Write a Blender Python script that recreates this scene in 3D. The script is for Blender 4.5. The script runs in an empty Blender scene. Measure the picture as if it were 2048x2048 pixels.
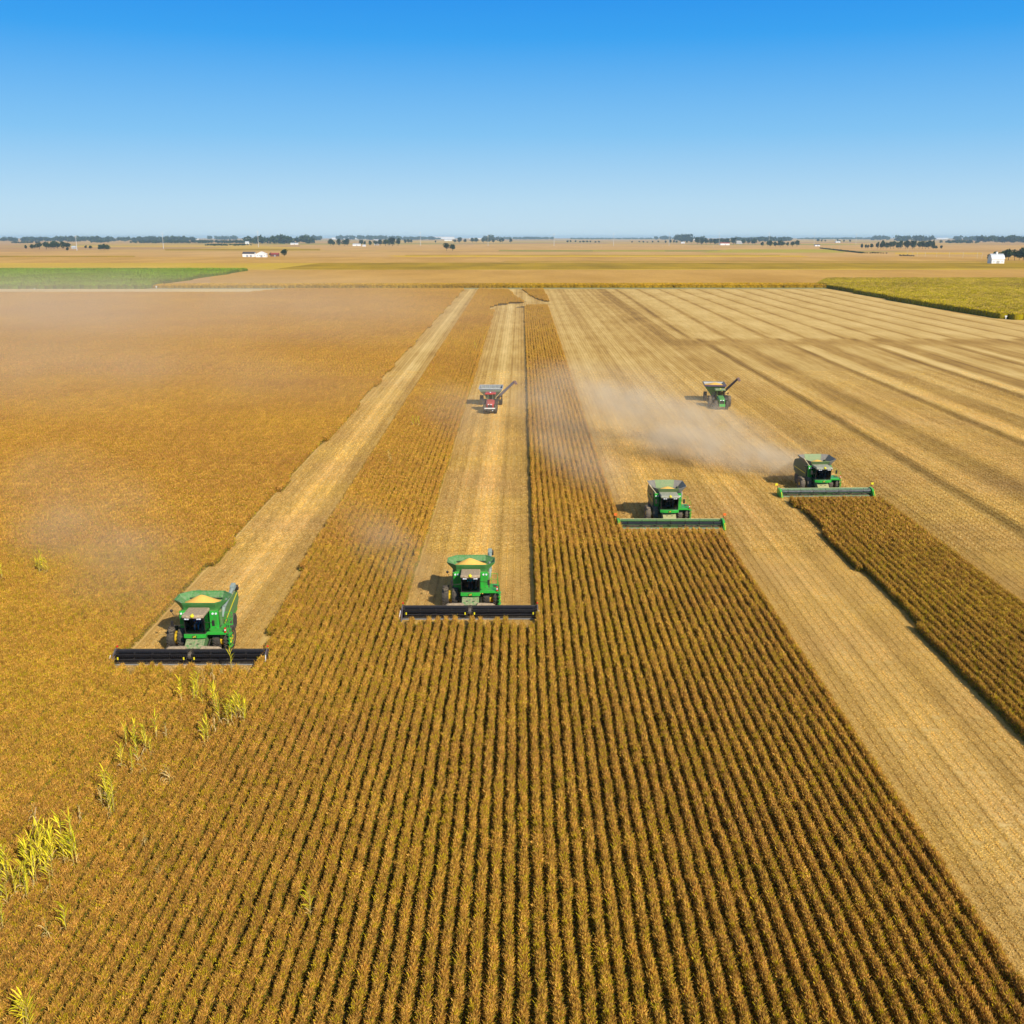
import bpy, bmesh, math, random
import numpy as np
from mathutils import Vector, Matrix, Euler
R = math.radians
sc = bpy.context.scene
COL = sc.collection
PI = math.pi

# ------------------------------------------------------------------ camera
CAM_H = 33.6
PITCH = R(14.99)
cam = bpy.data.objects.new("camera", bpy.data.cameras.new("camera"))
COL.objects.link(cam)
cam.location = (0, 0, CAM_H)
cam.rotation_euler = (R(90) - PITCH, 0, 0)
cam.data.sensor_width = 36.0
cam.data.lens = 36.0 * 2054 / 2048
cam.data.clip_start = 0.5
cam.data.clip_end = 120000
sc.camera = cam
FPX = 2054.0

# ------------------------------------------------------------------ sky, sun, exposure
SUN_EL, SUN_AZ = R(36), R(36)          # azimuth measured from -Y towards +X
w = bpy.data.worlds.new("World")
sc.world = w
w.use_nodes = True
nt = w.node_tree
bg = nt.nodes["Background"]
sky = nt.nodes.new("ShaderNodeTexSky")
sky.sky_type = 'NISHITA'
sky.sun_disc = False
sky.sun_elevation = SUN_EL
sky.sun_rotation = R(180) - SUN_AZ
sky.altitude = 200
sky.air_density = 1.0
sky.dust_density = 0.3
sky.ozone_density = 2.5
# the clear autumn sky: a deepening blue away from the pale horizon, laid over the physical sky
tcw = nt.nodes.new("ShaderNodeTexCoord"); sxw = nt.nodes.new("ShaderNodeSeparateXYZ")
nt.links.new(tcw.outputs["Generated"], sxw.inputs[0])
rw = nt.nodes.new("ShaderNodeValToRGB")
SKYK = 1 / 0.13 / 2 ** 0.3
SKYC = [(0.0, (0.56, 0.74, 0.86)), (0.03, (0.47, 0.70, 0.88)), (0.09, (0.215, 0.54, 0.89)), (0.17, (0.035, 0.355, 0.87)), (0.235, (0.004, 0.245, 0.82)), (0.34, (0.05, 0.21, 0.55)), (0.6, (0.15, 0.23, 0.36)), (1.0, (0.16, 0.20, 0.27))]
els = rw.color_ramp.elements
els[0].position, els[0].color = SKYC[0][0], SKYC[0][1] + (1,)
els[1].position, els[1].color = SKYC[-1][0], SKYC[-1][1] + (1,)
for p_, c_ in SKYC[1:-1]:
    q_ = els.new(p_); q_.color = c_ + (1,)
nt.links.new(sxw.outputs["Z"], rw.inputs["Fac"])
vs_ = nt.nodes.new("ShaderNodeVectorMath"); vs_.operation = 'SCALE'; vs_.inputs["Scale"].default_value = SKYK
nt.links.new(rw.outputs["Color"], vs_.inputs[0])
mxw = nt.nodes.new("ShaderNodeMixRGB"); mxw.inputs["Fac"].default_value = 0.97
nt.links.new(sky.outputs[0], mxw.inputs["Color1"]); nt.links.new(vs_.outputs[0], mxw.inputs["Color2"])
nt.links.new(mxw.outputs["Color"], bg.inputs[0])
bg.inputs[1].default_value = 0.13
sun = bpy.data.objects.new("sun", bpy.data.lights.new("sun", 'SUN'))
COL.objects.link(sun)
sun.data.energy = 4.6
sun.data.angle = R(0.53)
sun.data.color = (1.0, 0.93, 0.82)
sun.rotation_euler = (R(90) - SUN_EL, 0, SUN_AZ)
sun.location = (60, -60, 120)
sc.view_settings.view_transform = 'Standard'
sc.view_settings.look = 'None'
sc.view_settings.exposure = 0.3
sc.view_settings.gamma = 1.0
sc.render.engine = 'CYCLES'
cy = sc.cycles
cy.max_bounces = 6
cy.diffuse_bounces = 3
cy.glossy_bounces = 2
cy.transmission_bounces = 4
cy.transparent_max_bounces = 12
cy.volume_bounces = 1
cy.volume_step_rate = 1.0
cy.volume_max_steps = 128
cy.sample_clamp_indirect = 6
cy.caustics_reflective = False
cy.caustics_refractive = False
cy.use_denoising = True

# ------------------------------------------------------------------ helpers
def G(px, py, z=0.0):
    """where the line of sight through a spot of the 2048 px photograph meets the height z"""
    u = (px - 1024) / FPX; v = (py - 1024) / FPX
    dy = math.cos(PITCH) - v * math.sin(PITCH)
    dz = -math.sin(PITCH) - v * math.cos(PITCH)
    t = (z - CAM_H) / dz
    return (u * t, dy * t)

def tag(o, label=None, cat=None, group=None, kind=None):
    if label: o["label"] = label
    if cat: o["category"] = cat
    if group: o["group"] = group
    if kind: o["kind"] = kind
    return o

def empty(name, loc, rz=0.0, label=None, cat=None, group=None):
    o = bpy.data.objects.new(name, None)
    COL.objects.link(o)
    o.empty_display_size = 0.3
    o.location = loc if len(loc) == 3 else (loc[0], loc[1], 0)
    o.rotation_euler = (0, 0, rz)
    return tag(o, label, cat, group)

def copy_tree(o, parent=None):
    c = o.copy(); COL.objects.link(c)
    c.parent = parent
    for ch in o.children: copy_tree(ch, c)
    return c

class MB:
    def __init__(s): s.v = []; s.f = []; s.m = []; s.mi = 0
    def add(s, vs, fs):
        b = len(s.v)
        s.v += [tuple(q) for q in vs]
        for f in fs: s.f.append([b + i for i in f]); s.m.append(s.mi)
    def box(s, c, d, rot=(0, 0, 0), taper=1.0):
        x, y, z = d[0] / 2, d[1] / 2, d[2] / 2
        M = Euler(rot).to_matrix()
        vs = []
        for sz in (-1, 1):
            k = taper if sz > 0 else 1.0
            for sx, sy in ((-1, -1), (1, -1), (1, 1), (-1, 1)):
                p = M @ Vector((sx * x * k, sy * y * k, sz * z))
                vs.append((p.x + c[0], p.y + c[1], p.z + c[2]))
        s.add(vs, [(3, 2, 1, 0), (4, 5, 6, 7), (0, 1, 5, 4), (1, 2, 6, 5), (2, 3, 7, 6), (3, 0, 4, 7)])
    def span(s, x0, x1, y0, y1, z0, z1):
        s.box(((x0 + x1) / 2, (y0 + y1) / 2, (z0 + z1) / 2), (abs(x1 - x0), abs(y1 - y0), abs(z1 - z0)))
    def prism_x(s, prof, x0, x1):
        """profile of (y,z) pulled from x0 to x1"""
        n = len(prof)
        vs = [(x0, a, b) for a, b in prof] + [(x1, a, b) for a, b in prof]
        fs = [tuple(range(n)), tuple(range(2 * n - 1, n - 1, -1))]
        fs += [(i, n + i, n + (i + 1) % n, (i + 1) % n) for i in range(n)]
        s.add(vs, fs)
    def prism_y(s, prof, y0, y1):
        n = len(prof)
        vs = [(a, y0, b) for a, b in prof] + [(a, y1, b) for a, b in prof]
        fs = [tuple(range(n)), tuple(range(2 * n - 1, n - 1, -1))]
        fs += [(i, n + i, n + (i + 1) % n, (i + 1) % n) for i in range(n)]
        s.add(vs, fs)
    def loft(s, rings, cap=True):
        n = len(rings[0]); vs = [p for r in rings for p in r]; fs = []
        for k in range(len(rings) - 1):
            for i in range(n):
                a = k * n + i; b = k * n + (i + 1) % n
                fs.append((a, b, b + n, a + n))
        if cap:
            fs.append(tuple(range(n - 1, -1, -1)))
            fs.append(tuple(range((len(rings) - 1) * n, len(rings) * n)))
        s.add(vs, fs)
    def cyl(s, p0, p1, r0, r1=None, n=12, cap=True):
        r1 = r0 if r1 is None else r1
        a = Vector(p0); b = Vector(p1); d = (b - a).normalized()
        u = d.orthogonal().normalized(); v = d.cross(u)
        ring = lambda c, r: [tuple(c + (u * math.cos(2 * PI * i / n) + v * math.sin(2 * PI * i / n)) * r) for i in range(n)]
        s.loft([ring(a, r0), ring(b, r1)], cap)
    def tube(s, pts, r, n=8):
        for a, b in zip(pts, pts[1:]): s.cyl(a, b, r, r, n)
    def lathe_x(s, prof, cx, cy_, cz, n=28):
        """profile of (x offset, radius) turned round an axle along X"""
        rings = []
        for dx, r in prof:
            rings.append([(cx + dx, cy_ + r * math.cos(2 * PI * i / n), cz + r * math.sin(2 * PI * i / n)) for i in range(n)])
        s.loft(rings, True)
    def ball(s, c, r, sz=1.0, n=10, m=6, half=False):
        rings = []
        a0 = 0.02 if half else -PI / 2 + 0.05
        for j in range(m + 1):
            a = a0 + (PI / 2 - 0.05 - a0) * j / m
            rings.append([(c[0] + r * math.cos(a) * math.cos(2 * PI * i / n), c[1] + r * math.cos(a) * math.sin(2 * PI * i / n), c[2] + r * sz * math.sin(a)) for i in range(n)])
        s.loft(rings, True)
    def build(s, name, mats, parent=None, bevel=0.0, smooth=False):
        me = bpy.data.meshes.new(name)
        me.from_pydata(s.v, [], s.f)
        mats = mats if isinstance(mats, (list, tuple)) else [mats]
        for m in mats: me.materials.append(m)
        if len(mats) > 1: me.polygons.foreach_set("material_index", s.m)
        bm = bmesh.new(); bm.from_mesh(me); bmesh.ops.recalc_face_normals(bm, faces=bm.faces); bm.to_mesh(me); bm.free()
        if smooth:
            me.polygons.foreach_set("use_smooth", [True] * len(me.polygons))
            me.set_sharp_from_angle(angle=R(40))
        o = bpy.data.objects.new(name, me)
        COL.objects.link(o)
        if parent: o.parent = parent
        if bevel:
            b = o.modifiers.new("bevel", 'BEVEL'); b.width = bevel; b.segments = 2; b.limit_method = 'ANGLE'
        return o

# ------------------------------------------------------------------ materials
MATS = {}
def mat(name, color, rough=0.6, metal=0.0, var=0.12, scale=3.0, dust=0.0, dustcol=(0.42, 0.32, 0.2), spec=0.4, bump=0.0):
    if name in MATS: return MATS[name]
    m = bpy.data.materials.new(name); m.use_nodes = True
    n = m.node_tree.nodes; l = m.node_tree.links
    b = n["Principled BSDF"]
    b.inputs["Roughness"].default_value = rough
    b.inputs["Metallic"].default_value = metal
    b.inputs["Specular IOR Level"].default_value = spec
    tc = n.new("ShaderNodeTexCoord")
    no = n.new("ShaderNodeTexNoise"); no.inputs["Scale"].default_value = scale; no.inputs["Detail"].default_value = 5
    l.new(tc.outputs["Object"], no.inputs["Vector"])
    ra = n.new("ShaderNodeValToRGB")
    ra.color_ramp.elements[0].position = 0.3; ra.color_ramp.elements[1].position = 0.7
    ra.color_ramp.elements[0].color = tuple(c * (1 - var) for c in color) + (1,)
    ra.color_ramp.elements[1].color = tuple(min(1, c * (1 + var)) for c in color) + (1,)
    l.new(no.outputs["Fac"], ra.inputs["Fac"])
    out = ra.outputs["Color"]
    if dust > 0:     # settled dust: on faces that look up, in patches
        ge = n.new("ShaderNodeNewGeometry"); sx = n.new("ShaderNodeSeparateXYZ"); l.new(ge.outputs["Normal"], sx.inputs[0])
        mr = n.new("ShaderNodeMapRange"); mr.inputs[1].default_value = 0.1; mr.inputs[2].default_value = 0.95
        mr.inputs[3].default_value = 0.25 * dust; mr.inputs[4].default_value = dust
        l.new(sx.outputs["Z"], mr.inputs[0])
        n2 = n.new("ShaderNodeTexNoise"); n2.inputs["Scale"].default_value = scale * 1.7; n2.inputs["Detail"].default_value = 6
        l.new(tc.outputs["Object"], n2.inputs["Vector"])
        mm = n.new("ShaderNodeMath"); mm.operation = 'MULTIPLY_ADD'; mm.use_clamp = True
        r2 = n.new("ShaderNodeMapRange"); r2.inputs[1].default_value = 0.3; r2.inputs[2].default_value = 0.65
        l.new(n2.outputs["Fac"], r2.inputs[0])
        l.new(mr.outputs[0], mm.inputs[0]); l.new(r2.outputs[0], mm.inputs[1]); mm.inputs[2].default_value = 0.08 * dust
        mx = n.new("ShaderNodeMixRGB"); l.new(mm.outputs[0], mx.inputs["Fac"]); l.new(out, mx.inputs["Color1"])
        mx.inputs["Color2"].default_value = dustcol + (1,)
        out = mx.outputs["Color"]
        r3 = n.new("ShaderNodeMapRange"); r3.inputs[3].default_value = rough; r3.inputs[4].default_value = 0.9
        l.new(mm.outputs[0], r3.inputs[0]); l.new(r3.outputs[0], b.inputs["Roughness"])
    l.new(out, b.inputs["Base Color"])
    if bump:
        bu = n.new("ShaderNodeBump"); bu.inputs["Strength"].default_value = bump; bu.inputs["Distance"].default_value = 0.05
        l.new(no.outputs["Fac"], bu.inputs["Height"]); l.new(bu.outputs["Normal"], b.inputs["Normal"])
    MATS[name] = m
    return m

GREEN = mat("combine_green", (0.018, 0.29, 0.030), 0.3, dust=0.30)
GREEN2 = mat("bright_green", (0.02, 0.38, 0.035), 0.28, dust=0.15)
GREEN_DUSTY = mat("dusty_green", (0.05, 0.20, 0.05), 0.5, dust=0.8)
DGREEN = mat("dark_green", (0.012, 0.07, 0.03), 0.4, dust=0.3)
YELLOW = mat("rim_yellow", (0.75, 0.48, 0.015), 0.4, dust=0.15)
BLACK = mat("black_paint", (0.010, 0.010, 0.012), 0.45, dust=0.16)
REEL = mat("reel_black", (0.010, 0.010, 0.014), 0.35, dust=0.05)
TYRE = mat("tyre_rubber", (0.022, 0.021, 0.020), 0.85, dust=0.35)
TYRE_D = mat("dusty_tyre", (0.07, 0.06, 0.05), 0.9, dust=0.6)
STEEL = mat("grey_steel", (0.33, 0.35, 0.36), 0.45, 0.3, dust=0.3)
AUGER_GREY = mat("auger_grey_green", (0.25, 0.33, 0.30), 0.5, dust=0.3)
DUSTED = mat("dust_caked", (0.36, 0.27, 0.17), 0.95, var=0.3, scale=6, bump=0.3)
WHITE = mat("white_paint", (0.75, 0.75, 0.72), 0.5)
LAMP = mat("lamp_lens", (0.8, 0.82, 0.85), 0.1, spec=0.8)
RED = mat("red_paint", (0.42, 0.015, 0.02), 0.35, dust=0.3)
REDLENS = mat("red_lens", (0.6, 0.02, 0.01), 0.3)
ORANGE = mat("orange_flag", (0.85, 0.16, 0.02), 0.6)
LEMON = mat("lemon_yellow", (0.75, 0.65, 0.02), 0.5)
GRAIN = mat("soybean_grain", (0.80, 0.46, 0.09), 0.9, var=0.1, scale=12, bump=0.4)
CART_GREY = mat("cart_grey_green", (0.30, 0.36, 0.29), 0.5, dust=0.4)
CART_IN = mat("cart_liner", (0.40, 0.42, 0.42), 0.5, dust=0.3)
CART_DIM = mat("cart_dull_liner", (0.22, 0.24, 0.24), 0.6, dust=0.3)
CART_GREEN = mat("cart_green", (0.06, 0.22, 0.05), 0.4, dust=0.4)
DARK = mat("cab_interior", (0.015, 0.015, 0.017), 0.8)
RUBBER = mat("black_canvas", (0.02, 0.02, 0.022), 0.8, dust=0.3)

def glass_mat():
    m = bpy.data.materials.new("tinted_cab_glass"); m.use_nodes = True
    n = m.node_tree.nodes; l = m.node_tree.links; n.clear()
    o = n.new("ShaderNodeOutputMaterial"); mx = n.new("ShaderNodeMixShader")
    tr = n.new("ShaderNodeBsdfTransparent"); tr.inputs[0].default_value = (0.80, 0.88, 0.86, 1)
    gl = n.new("ShaderNodeBsdfGlossy"); gl.inputs["Roughness"].default_value = 0.03; gl.inputs["Color"].default_value = (0.8, 0.9, 0.95, 1)
    fr = n.new("ShaderNodeFresnel"); fr.inputs["IOR"].default_value = 1.5
    l.new(fr.outputs[0], mx.inputs[0]); l.new(tr.outputs[0], mx.inputs[1]); l.new(gl.outputs[0], mx.inputs[2]); l.new(mx.outputs[0], o.inputs[0])
    return m
GLASS = glass_mat()

def attr_mat(name, gain=(1, 1, 1), inst_var=0.18, big=0.25, bigscale=0.02, rough=0.9, transl=0.0, tint=(0.95, 1.05, 0.7), banded=False):
    """plant matter: colour from the mesh attribute Col, varied from plant to plant and in wide patches over the field"""
    m = bpy.data.materials.new(name); m.use_nodes = True
    n = m.node_tree.nodes; l = m.node_tree.links
    b = n["Principled BSDF"]; b.inputs["Roughness"].default_value = rough; b.inputs["Specular IOR Level"].default_value = 0.15
    a = n.new("ShaderNodeAttribute"); a.attribute_name = "Col"
    oi = n.new("ShaderNodeObjectInfo")
    mr = n.new("ShaderNodeMapRange"); mr.inputs[3].default_value = 1 - inst_var; mr.inputs[4].default_value = 1 + inst_var
    l.new(oi.outputs["Random"], mr.inputs[0])
    ge = n.new("ShaderNodeNewGeometry")
    no = n.new("ShaderNodeTexNoise"); no.inputs["Scale"].default_value = bigscale; no.inputs["Detail"].default_value = 6; no.inputs["Roughness"].default_value = 0.6
    l.new(ge.outputs["Position"], no.inputs["Vector"])
    m2 = n.new("ShaderNodeMapRange"); m2.inputs[1].default_value = 0.3; m2.inputs[2].default_value = 0.7
    m2.inputs[3].default_value = 0.0; m2.inputs[4].default_value = 1.0
    l.new(no.outputs["Fac"], m2.inputs[0])
    mxb = n.new("ShaderNodeMixRGB")
    l.new(m2.outputs[0], mxb.inputs["Fac"])
    mxb.inputs["Color1"].default_value = (gain[0] * (1 - big * .3), gain[1] * (1 - big * .5), gain[2] * (1 - big * .3), 1)
    mxb.inputs["Color2"].default_value = (gain[0] * (1 + big * .15) * tint[0], gain[1] * (1 + big * .15) * tint[1], gain[2] * tint[2], 1)
    mu = n.new("ShaderNodeMixRGB"); mu.blend_type = 'MULTIPLY'; mu.inputs["Fac"].default_value = 1
    l.new(a.outputs["Color"], mu.inputs["Color1"]); l.new(mxb.outputs["Color"], mu.inputs["Color2"])
    vm = n.new("ShaderNodeVectorMath"); vm.operation = 'SCALE'
    l.new(mu.outputs["Color"], vm.inputs[0]); l.new(mr.outputs[0], vm.inputs["Scale"])
    if banded:
        ia = n.new("ShaderNodeAttribute"); ia.attribute_type = 'INSTANCER'; ia.attribute_name = "ibright"
        mb_ = n.new("ShaderNodeMath"); mb_.operation = 'MULTIPLY'; l.new(mr.outputs[0], mb_.inputs[0]); l.new(ia.outputs["Fac"], mb_.inputs[1])
        l.new(mb_.outputs[0], vm.inputs["Scale"])
    l.new(vm.outputs[0], b.inputs["Base Color"])
    if transl:
        tb = n.new("ShaderNodeBsdfTranslucent"); l.new(vm.outputs[0], tb.inputs[0])
        mx = n.new("ShaderNodeMixShader"); mx.inputs[0].default_value = transl
        l.new(b.outputs[0], mx.inputs[1]); l.new(tb.outputs[0], mx.inputs[2])
        l.new(mx.outputs[0], n["Material Output"].inputs[0])
    return m

# ------------------------------------------------------------------ scattering of plant matter
def quads(P, U, V):
    """one quad per row: P corner centre, U half width vector, V length vector"""
    n = len(P)
    vs = np.empty((n, 4, 3)); vs[:, 0] = P - U; vs[:, 1] = P + U; vs[:, 2] = P + U * 0.6 + V; vs[:, 3] = P - U * 0.6 + V
    return vs.reshape(-1, 3), np.arange(n * 4).reshape(-1, 4)

def pack(parts):
    """join (verts, quads, colours per vertex)"""
    V = []; F = []; C = []; b = 0
    for v, f, c in parts:
        V.append(v); F.append(f + b); C.append(c); b += len(v)
    return np.concatenate(V), np.concatenate(F), np.concatenate(C)

def scatter(name, protos, pts, rot, scl, pick, material, band=None):
    """ONE object: plant pieces instanced by geometry nodes on the points of its own mesh"""
    V = []; F = []; C = []; ID = []; b = 0
    for k, (v, f, c) in enumerate(protos):
        V.append(v); F.append(f + b); C.append(c); ID.append(np.full(len(v), k)); b += len(v)
    npt = len(pts)
    V.append(np.asarray(pts, float)); C.append(np.zeros((npt, 3))); ID.append(np.full(npt, -1))
    V = np.concatenate(V); F = np.concatenate(F); C = np.concatenate(C); ID = np.concatenate(ID)
    me = bpy.data.meshes.new(name)
    me.vertices.add(len(V)); me.vertices.foreach_set("co", V.ravel())
    me.loops.add(F.size); me.loops.foreach_set("vertex_index", F.ravel().astype(np.int32))
    me.polygons.add(len(F)); me.polygons.foreach_set("loop_start", np.arange(0, F.size, 4, dtype=np.int32))
    me.update(calc_edges=True)
    a = me.attributes.new("pid", 'INT', 'POINT'); a.data.foreach_set("value", ID.astype(np.int32))
    a = me.attributes.new("Col", 'FLOAT_COLOR', 'POINT')
    a.data.foreach_set("color", np.concatenate([C, np.ones((len(C), 1))], 1).astype(np.float32).ravel())
    n0 = len(V) - npt
    def put(nm, typ, key, arr, dim):
        a = me.attributes.new(nm, typ, 'POINT')
        full = np.zeros((len(V), dim)) if dim > 1 else np.zeros(len(V))
        full[n0:] = arr
        a.data.foreach_set(key, (full.astype(np.int32) if typ == 'INT' else full.astype(np.float32)).ravel())
    rot = np.asarray(rot, float)
    put("irot", 'FLOAT', "value", rot, 1)
    put("iscl", 'FLOAT_VECTOR', "vector", np.asarray(scl, float), 3)
    put("ipick", 'INT', "value", pick, 1)
    put("ibright", 'FLOAT', "value", np.ones(npt) if band is None else band, 1)
    me.materials.append(material)
    o = bpy.data.objects.new(name, me); COL.objects.link(o)
    g = bpy.data.node_groups.new(name + "_nodes", 'GeometryNodeTree')
    g.interface.new_socket("Geometry", in_out='INPUT', socket_type='NodeSocketGeometry')
    g.interface.new_socket("Geometry", in_out='OUTPUT', socket_type='NodeSocketGeometry')
    N = g.nodes; L = g.links
    gi = N.new("NodeGroupInput"); go = N.new("NodeGroupOutput")
    def named(nm, typ):
        x = N.new("GeometryNodeInputNamedAttribute"); x.data_type = typ; x.inputs["Name"].default_value = nm; return x.outputs["Attribute"]
    pid = named("pid", 'INT')
    def eq(k):
        c = N.new("FunctionNodeCompare"); c.data_type = 'INT'; c.operation = 'EQUAL'
        ins = [i for i in c.inputs if i.enabled and i.type == 'INT']
        L.new(pid, ins[0]); ins[1].default_value = k
        return c.outputs[0]
    def sep(k):
        s = N.new("GeometryNodeSeparateGeometry"); s.domain = 'POINT'
        L.new(gi.outputs[0], s.inputs["Geometry"]); L.new(eq(k), s.inputs["Selection"]); return s.outputs["Selection"]
    ip = N.new("GeometryNodeInstanceOnPoints")
    L.new(sep(-1), ip.inputs["Points"])
    if len(protos) > 1:
        gti = N.new("GeometryNodeGeometryToInstance")
        for k in range(len(protos) - 1, -1, -1): L.new(sep(k), gti.inputs["Geometry"])
        L.new(gti.outputs[0], ip.inputs["Instance"])
        ip.inputs["Pick Instance"].default_value = True
        L.new(named("ipick", 'INT'), ip.inputs["Instance Index"])
    else:
        L.new(sep(0), ip.inputs["Instance"])
    cx = N.new("ShaderNodeCombineXYZ"); L.new(named("irot", 'FLOAT'), cx.inputs["Z"])
    L.new(cx.outputs[0], ip.inputs["Rotation"])
    L.new(named("iscl", 'FLOAT_VECTOR'), ip.inputs["Scale"])
    L.new(ip.outputs[0], go.inputs[0])
    md = o.modifiers.new("scatter", 'NODES'); md.node_group = g
    return o

rng = np.random.default_rng(7)
random.seed(7)
def nrm(a): return a / np.maximum(np.linalg.norm(a, axis=1, keepdims=True), 1e-9)

# ------------------------------------------------------------------ how the rows run
_SX = [-400, -22, 10, 45, 80, 150, 400]; _SV = [0.0, 0.0, 0.012, 0.014, 0.028, 0.036, 0.036]
def slope(u): return np.interp(u, _SX, _SV)
def row_x(u, Y): return u + slope(u) * (Y - 100)
def row_u(X, Y):
    u = np.array(X, float)
    for _ in range(4): u = X - slope(u) * (Y - 100)
    return u
ROW = 0.762
def seg_dist(X, Y, pl):
    d = np.full(np.shape(X), 1e9)
    for (ax, ay), (bx, by) in zip(pl, pl[1:]):
        vx, vy = bx - ax, by - ay; L2 = vx * vx + vy * vy
        t = np.clip(((X - ax) * vx + (Y - ay) * vy) / L2, 0, 1)
        d = np.minimum(d, np.hypot((X - ax - t * vx), (Y - ay - t * vy) * 0.45))
    return d
TURN = [(1.5, 705), (6.5, 615), (9.5, 580), (14, 555), (21, 545)]
TURN2 = [(-6, 507), (-3, 522), (3, 536), (9, 543), (20, 546)]
def standing(X, Y):
    u = row_u(X, Y)
    wob = 0.35 * np.sin(Y * 0.21 + 1) + 0.25 * np.sin(Y * 0.077)
    s = np.zeros(np.shape(X), bool)
    rag = 0.45 * np.sin(Y * .14 + 2 * np.sin(Y * .05)) + .35 * np.sin(Y * .37)
    s |= (u < -31.7 + .6 * rag) & ~((Y > 652 + 0.02 * (X + 300)) & (X < -146 + (709 - Y) * -0.35))
    s |= (u >= -33) & (u < -20) & (Y < 76.2)
    s |= (u >= np.interp(Y, [80, 110], [-20.9, -22.2])) & (u < -10 + .4 * rag)
    s |= (u >= -10) & (u < 2.1) & ((Y < 86.6) | (Y > 512))
    s |= (u >= 2.1) & (u < 12.9) & ((Y < 543) | (Y > 560))
    s |= (u >= 12.9) & (u < 24.0) & (Y < 116.5)
    s |= (u >= 36.0 + 0.5 * wob) & (u < 47.9) & (Y < 132.2)
    s |= (X > 9) & (X < 20.5) & (Y > 560)
    s &= (seg_dist(X, Y, TURN) > 4.2) & (seg_dist(X, Y, TURN2) > 5.0) | (Y < 480)
    s &= (Y < 699)
    return s
# machine headers keep their own few metres clear
HEADERS = [(-26.2, 76.0), (-3.85, 86.5), (18.95, 116.3), (41.95, 132.0)]

# ------------------------------------------------------------------ ground, field
def nodes_of(m): return m.node_tree.nodes, m.node_tree.links
def field_far_mat(name, c0, c1, scale=0.01, stretch=(1, 0.25, 1), bump=0.0, fine=0.4, c2=None):
    m = bpy.data.materials.new(name); m.use_nodes = True
    n, l = nodes_of(m); b = n["Principled BSDF"]; b.inputs["Roughness"].default_value = 0.95; b.inputs["Specular IOR Level"].default_value = 0.1
    ge = n.new("ShaderNodeNewGeometry")
    mp = n.new("ShaderNodeMapping"); mp.inputs["Scale"].default_value = stretch; l.new(ge.outputs["Position"], mp.inputs["Vector"])
    no = n.new("ShaderNodeTexNoise"); no.inputs["Scale"].default_value = scale; no.inputs["Detail"].default_value = 8; no.inputs["Roughness"].default_value = 0.62
    l.new(mp.outputs[0], no.inputs["Vector"])
    n2 = n.new("ShaderNodeTexNoise"); n2.inputs["Scale"].default_value = fine; n2.inputs["Detail"].default_value = 4
    l.new(mp.outputs[0], n2.inputs["Vector"])
    ad = n.new("ShaderNodeMath"); ad.operation = 'MULTIPLY_ADD'; ad.inputs[1].default_value = 0.35
    l.new(n2.outputs["Fac"], ad.inputs[0]); l.new(no.outputs["Fac"], ad.inputs[2])
    ra = n.new("ShaderNodeValToRGB"); e = ra.color_ramp.elements
    e[0].position = 0.50; e[1].position = 0.86
    e[0].color = c0 + (1,); e[1].color = c1 + (1,)
    if c2: q = e.new(0.68); q.color = c2 + (1,)
    l.new(ad.outputs[0], ra.inputs["Fac"]); l.new(ra.outputs[0], b.inputs["Base Color"])
    return m

def ground_mat():
    m = bpy.data.materials.new("distant_farmland"); m.use_nodes = True
    n, l = nodes_of(m); b = n["Principled BSDF"]; b.inputs["Roughness"].default_value = 0.95; b.inputs["Specular IOR Level"].default_value = 0.1
    ge = n.new("ShaderNodeNewGeometry")
    mp = n.new("ShaderNodeMapping"); mp.inputs["Scale"].default_value = (1 / 800, 1 / 650, 0); l.new(ge.outputs["Position"], mp.inputs["Vector"])
    vo = n.new("ShaderNodeTexVoronoi"); vo.distance = 'CHEBYCHEV'; vo.inputs["Scale"].default_value = 1; vo.inputs["Randomness"].default_value = 0.55
    l.new(mp.outputs[0], vo.inputs["Vector"])
    sx = n.new("ShaderNodeSeparateColor"); l.new(vo.outputs["Color"], sx.inputs[0])
    ra = n.new("ShaderNodeValToRGB"); ra.color_ramp.interpolation = 'CONSTANT'; e = ra.color_ramp.elements
    cols = [(0.0, (0.50, 0.28, 0.09)), (0.22, (0.56, 0.33, 0.08)), (0.42, (0.46, 0.26, 0.09)), (0.60, (0.60, 0.37, 0.05)), (0.74, (0.52, 0.30, 0.10)), (0.90, (0.34, 0.28, 0.03))]
    e[0].position = 0; e[0].color = cols[0][1] + (1,); e[1].position = cols[1][0]; e[1].color = cols[1][1] + (1,)
    for p, c in cols[2:]: q = e.new(p); q.color = c + (1,)
    l.new(sx.outputs[0], ra.inputs["Fac"])
    no = n.new("ShaderNodeTexNoise"); no.inputs["Scale"].default_value = 0.02; no.inputs["Detail"].default_value = 8
    l.new(ge.outputs["Position"], no.inputs["Vector"])
    mr = n.new("ShaderNodeMapRange"); mr.inputs[3].default_value = 0.75; mr.inputs[4].default_value = 1.2; l.new(no.outputs["Fac"], mr.inputs[0])
    vm = n.new("ShaderNodeVectorMath"); vm.operation = 'SCALE'; l.new(ra.outputs[0], vm.inputs[0]); l.new(mr.outputs[0], vm.inputs["Scale"])
    l.new(vm.outputs[0], b.inputs["Base Color"])
    return m

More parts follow.
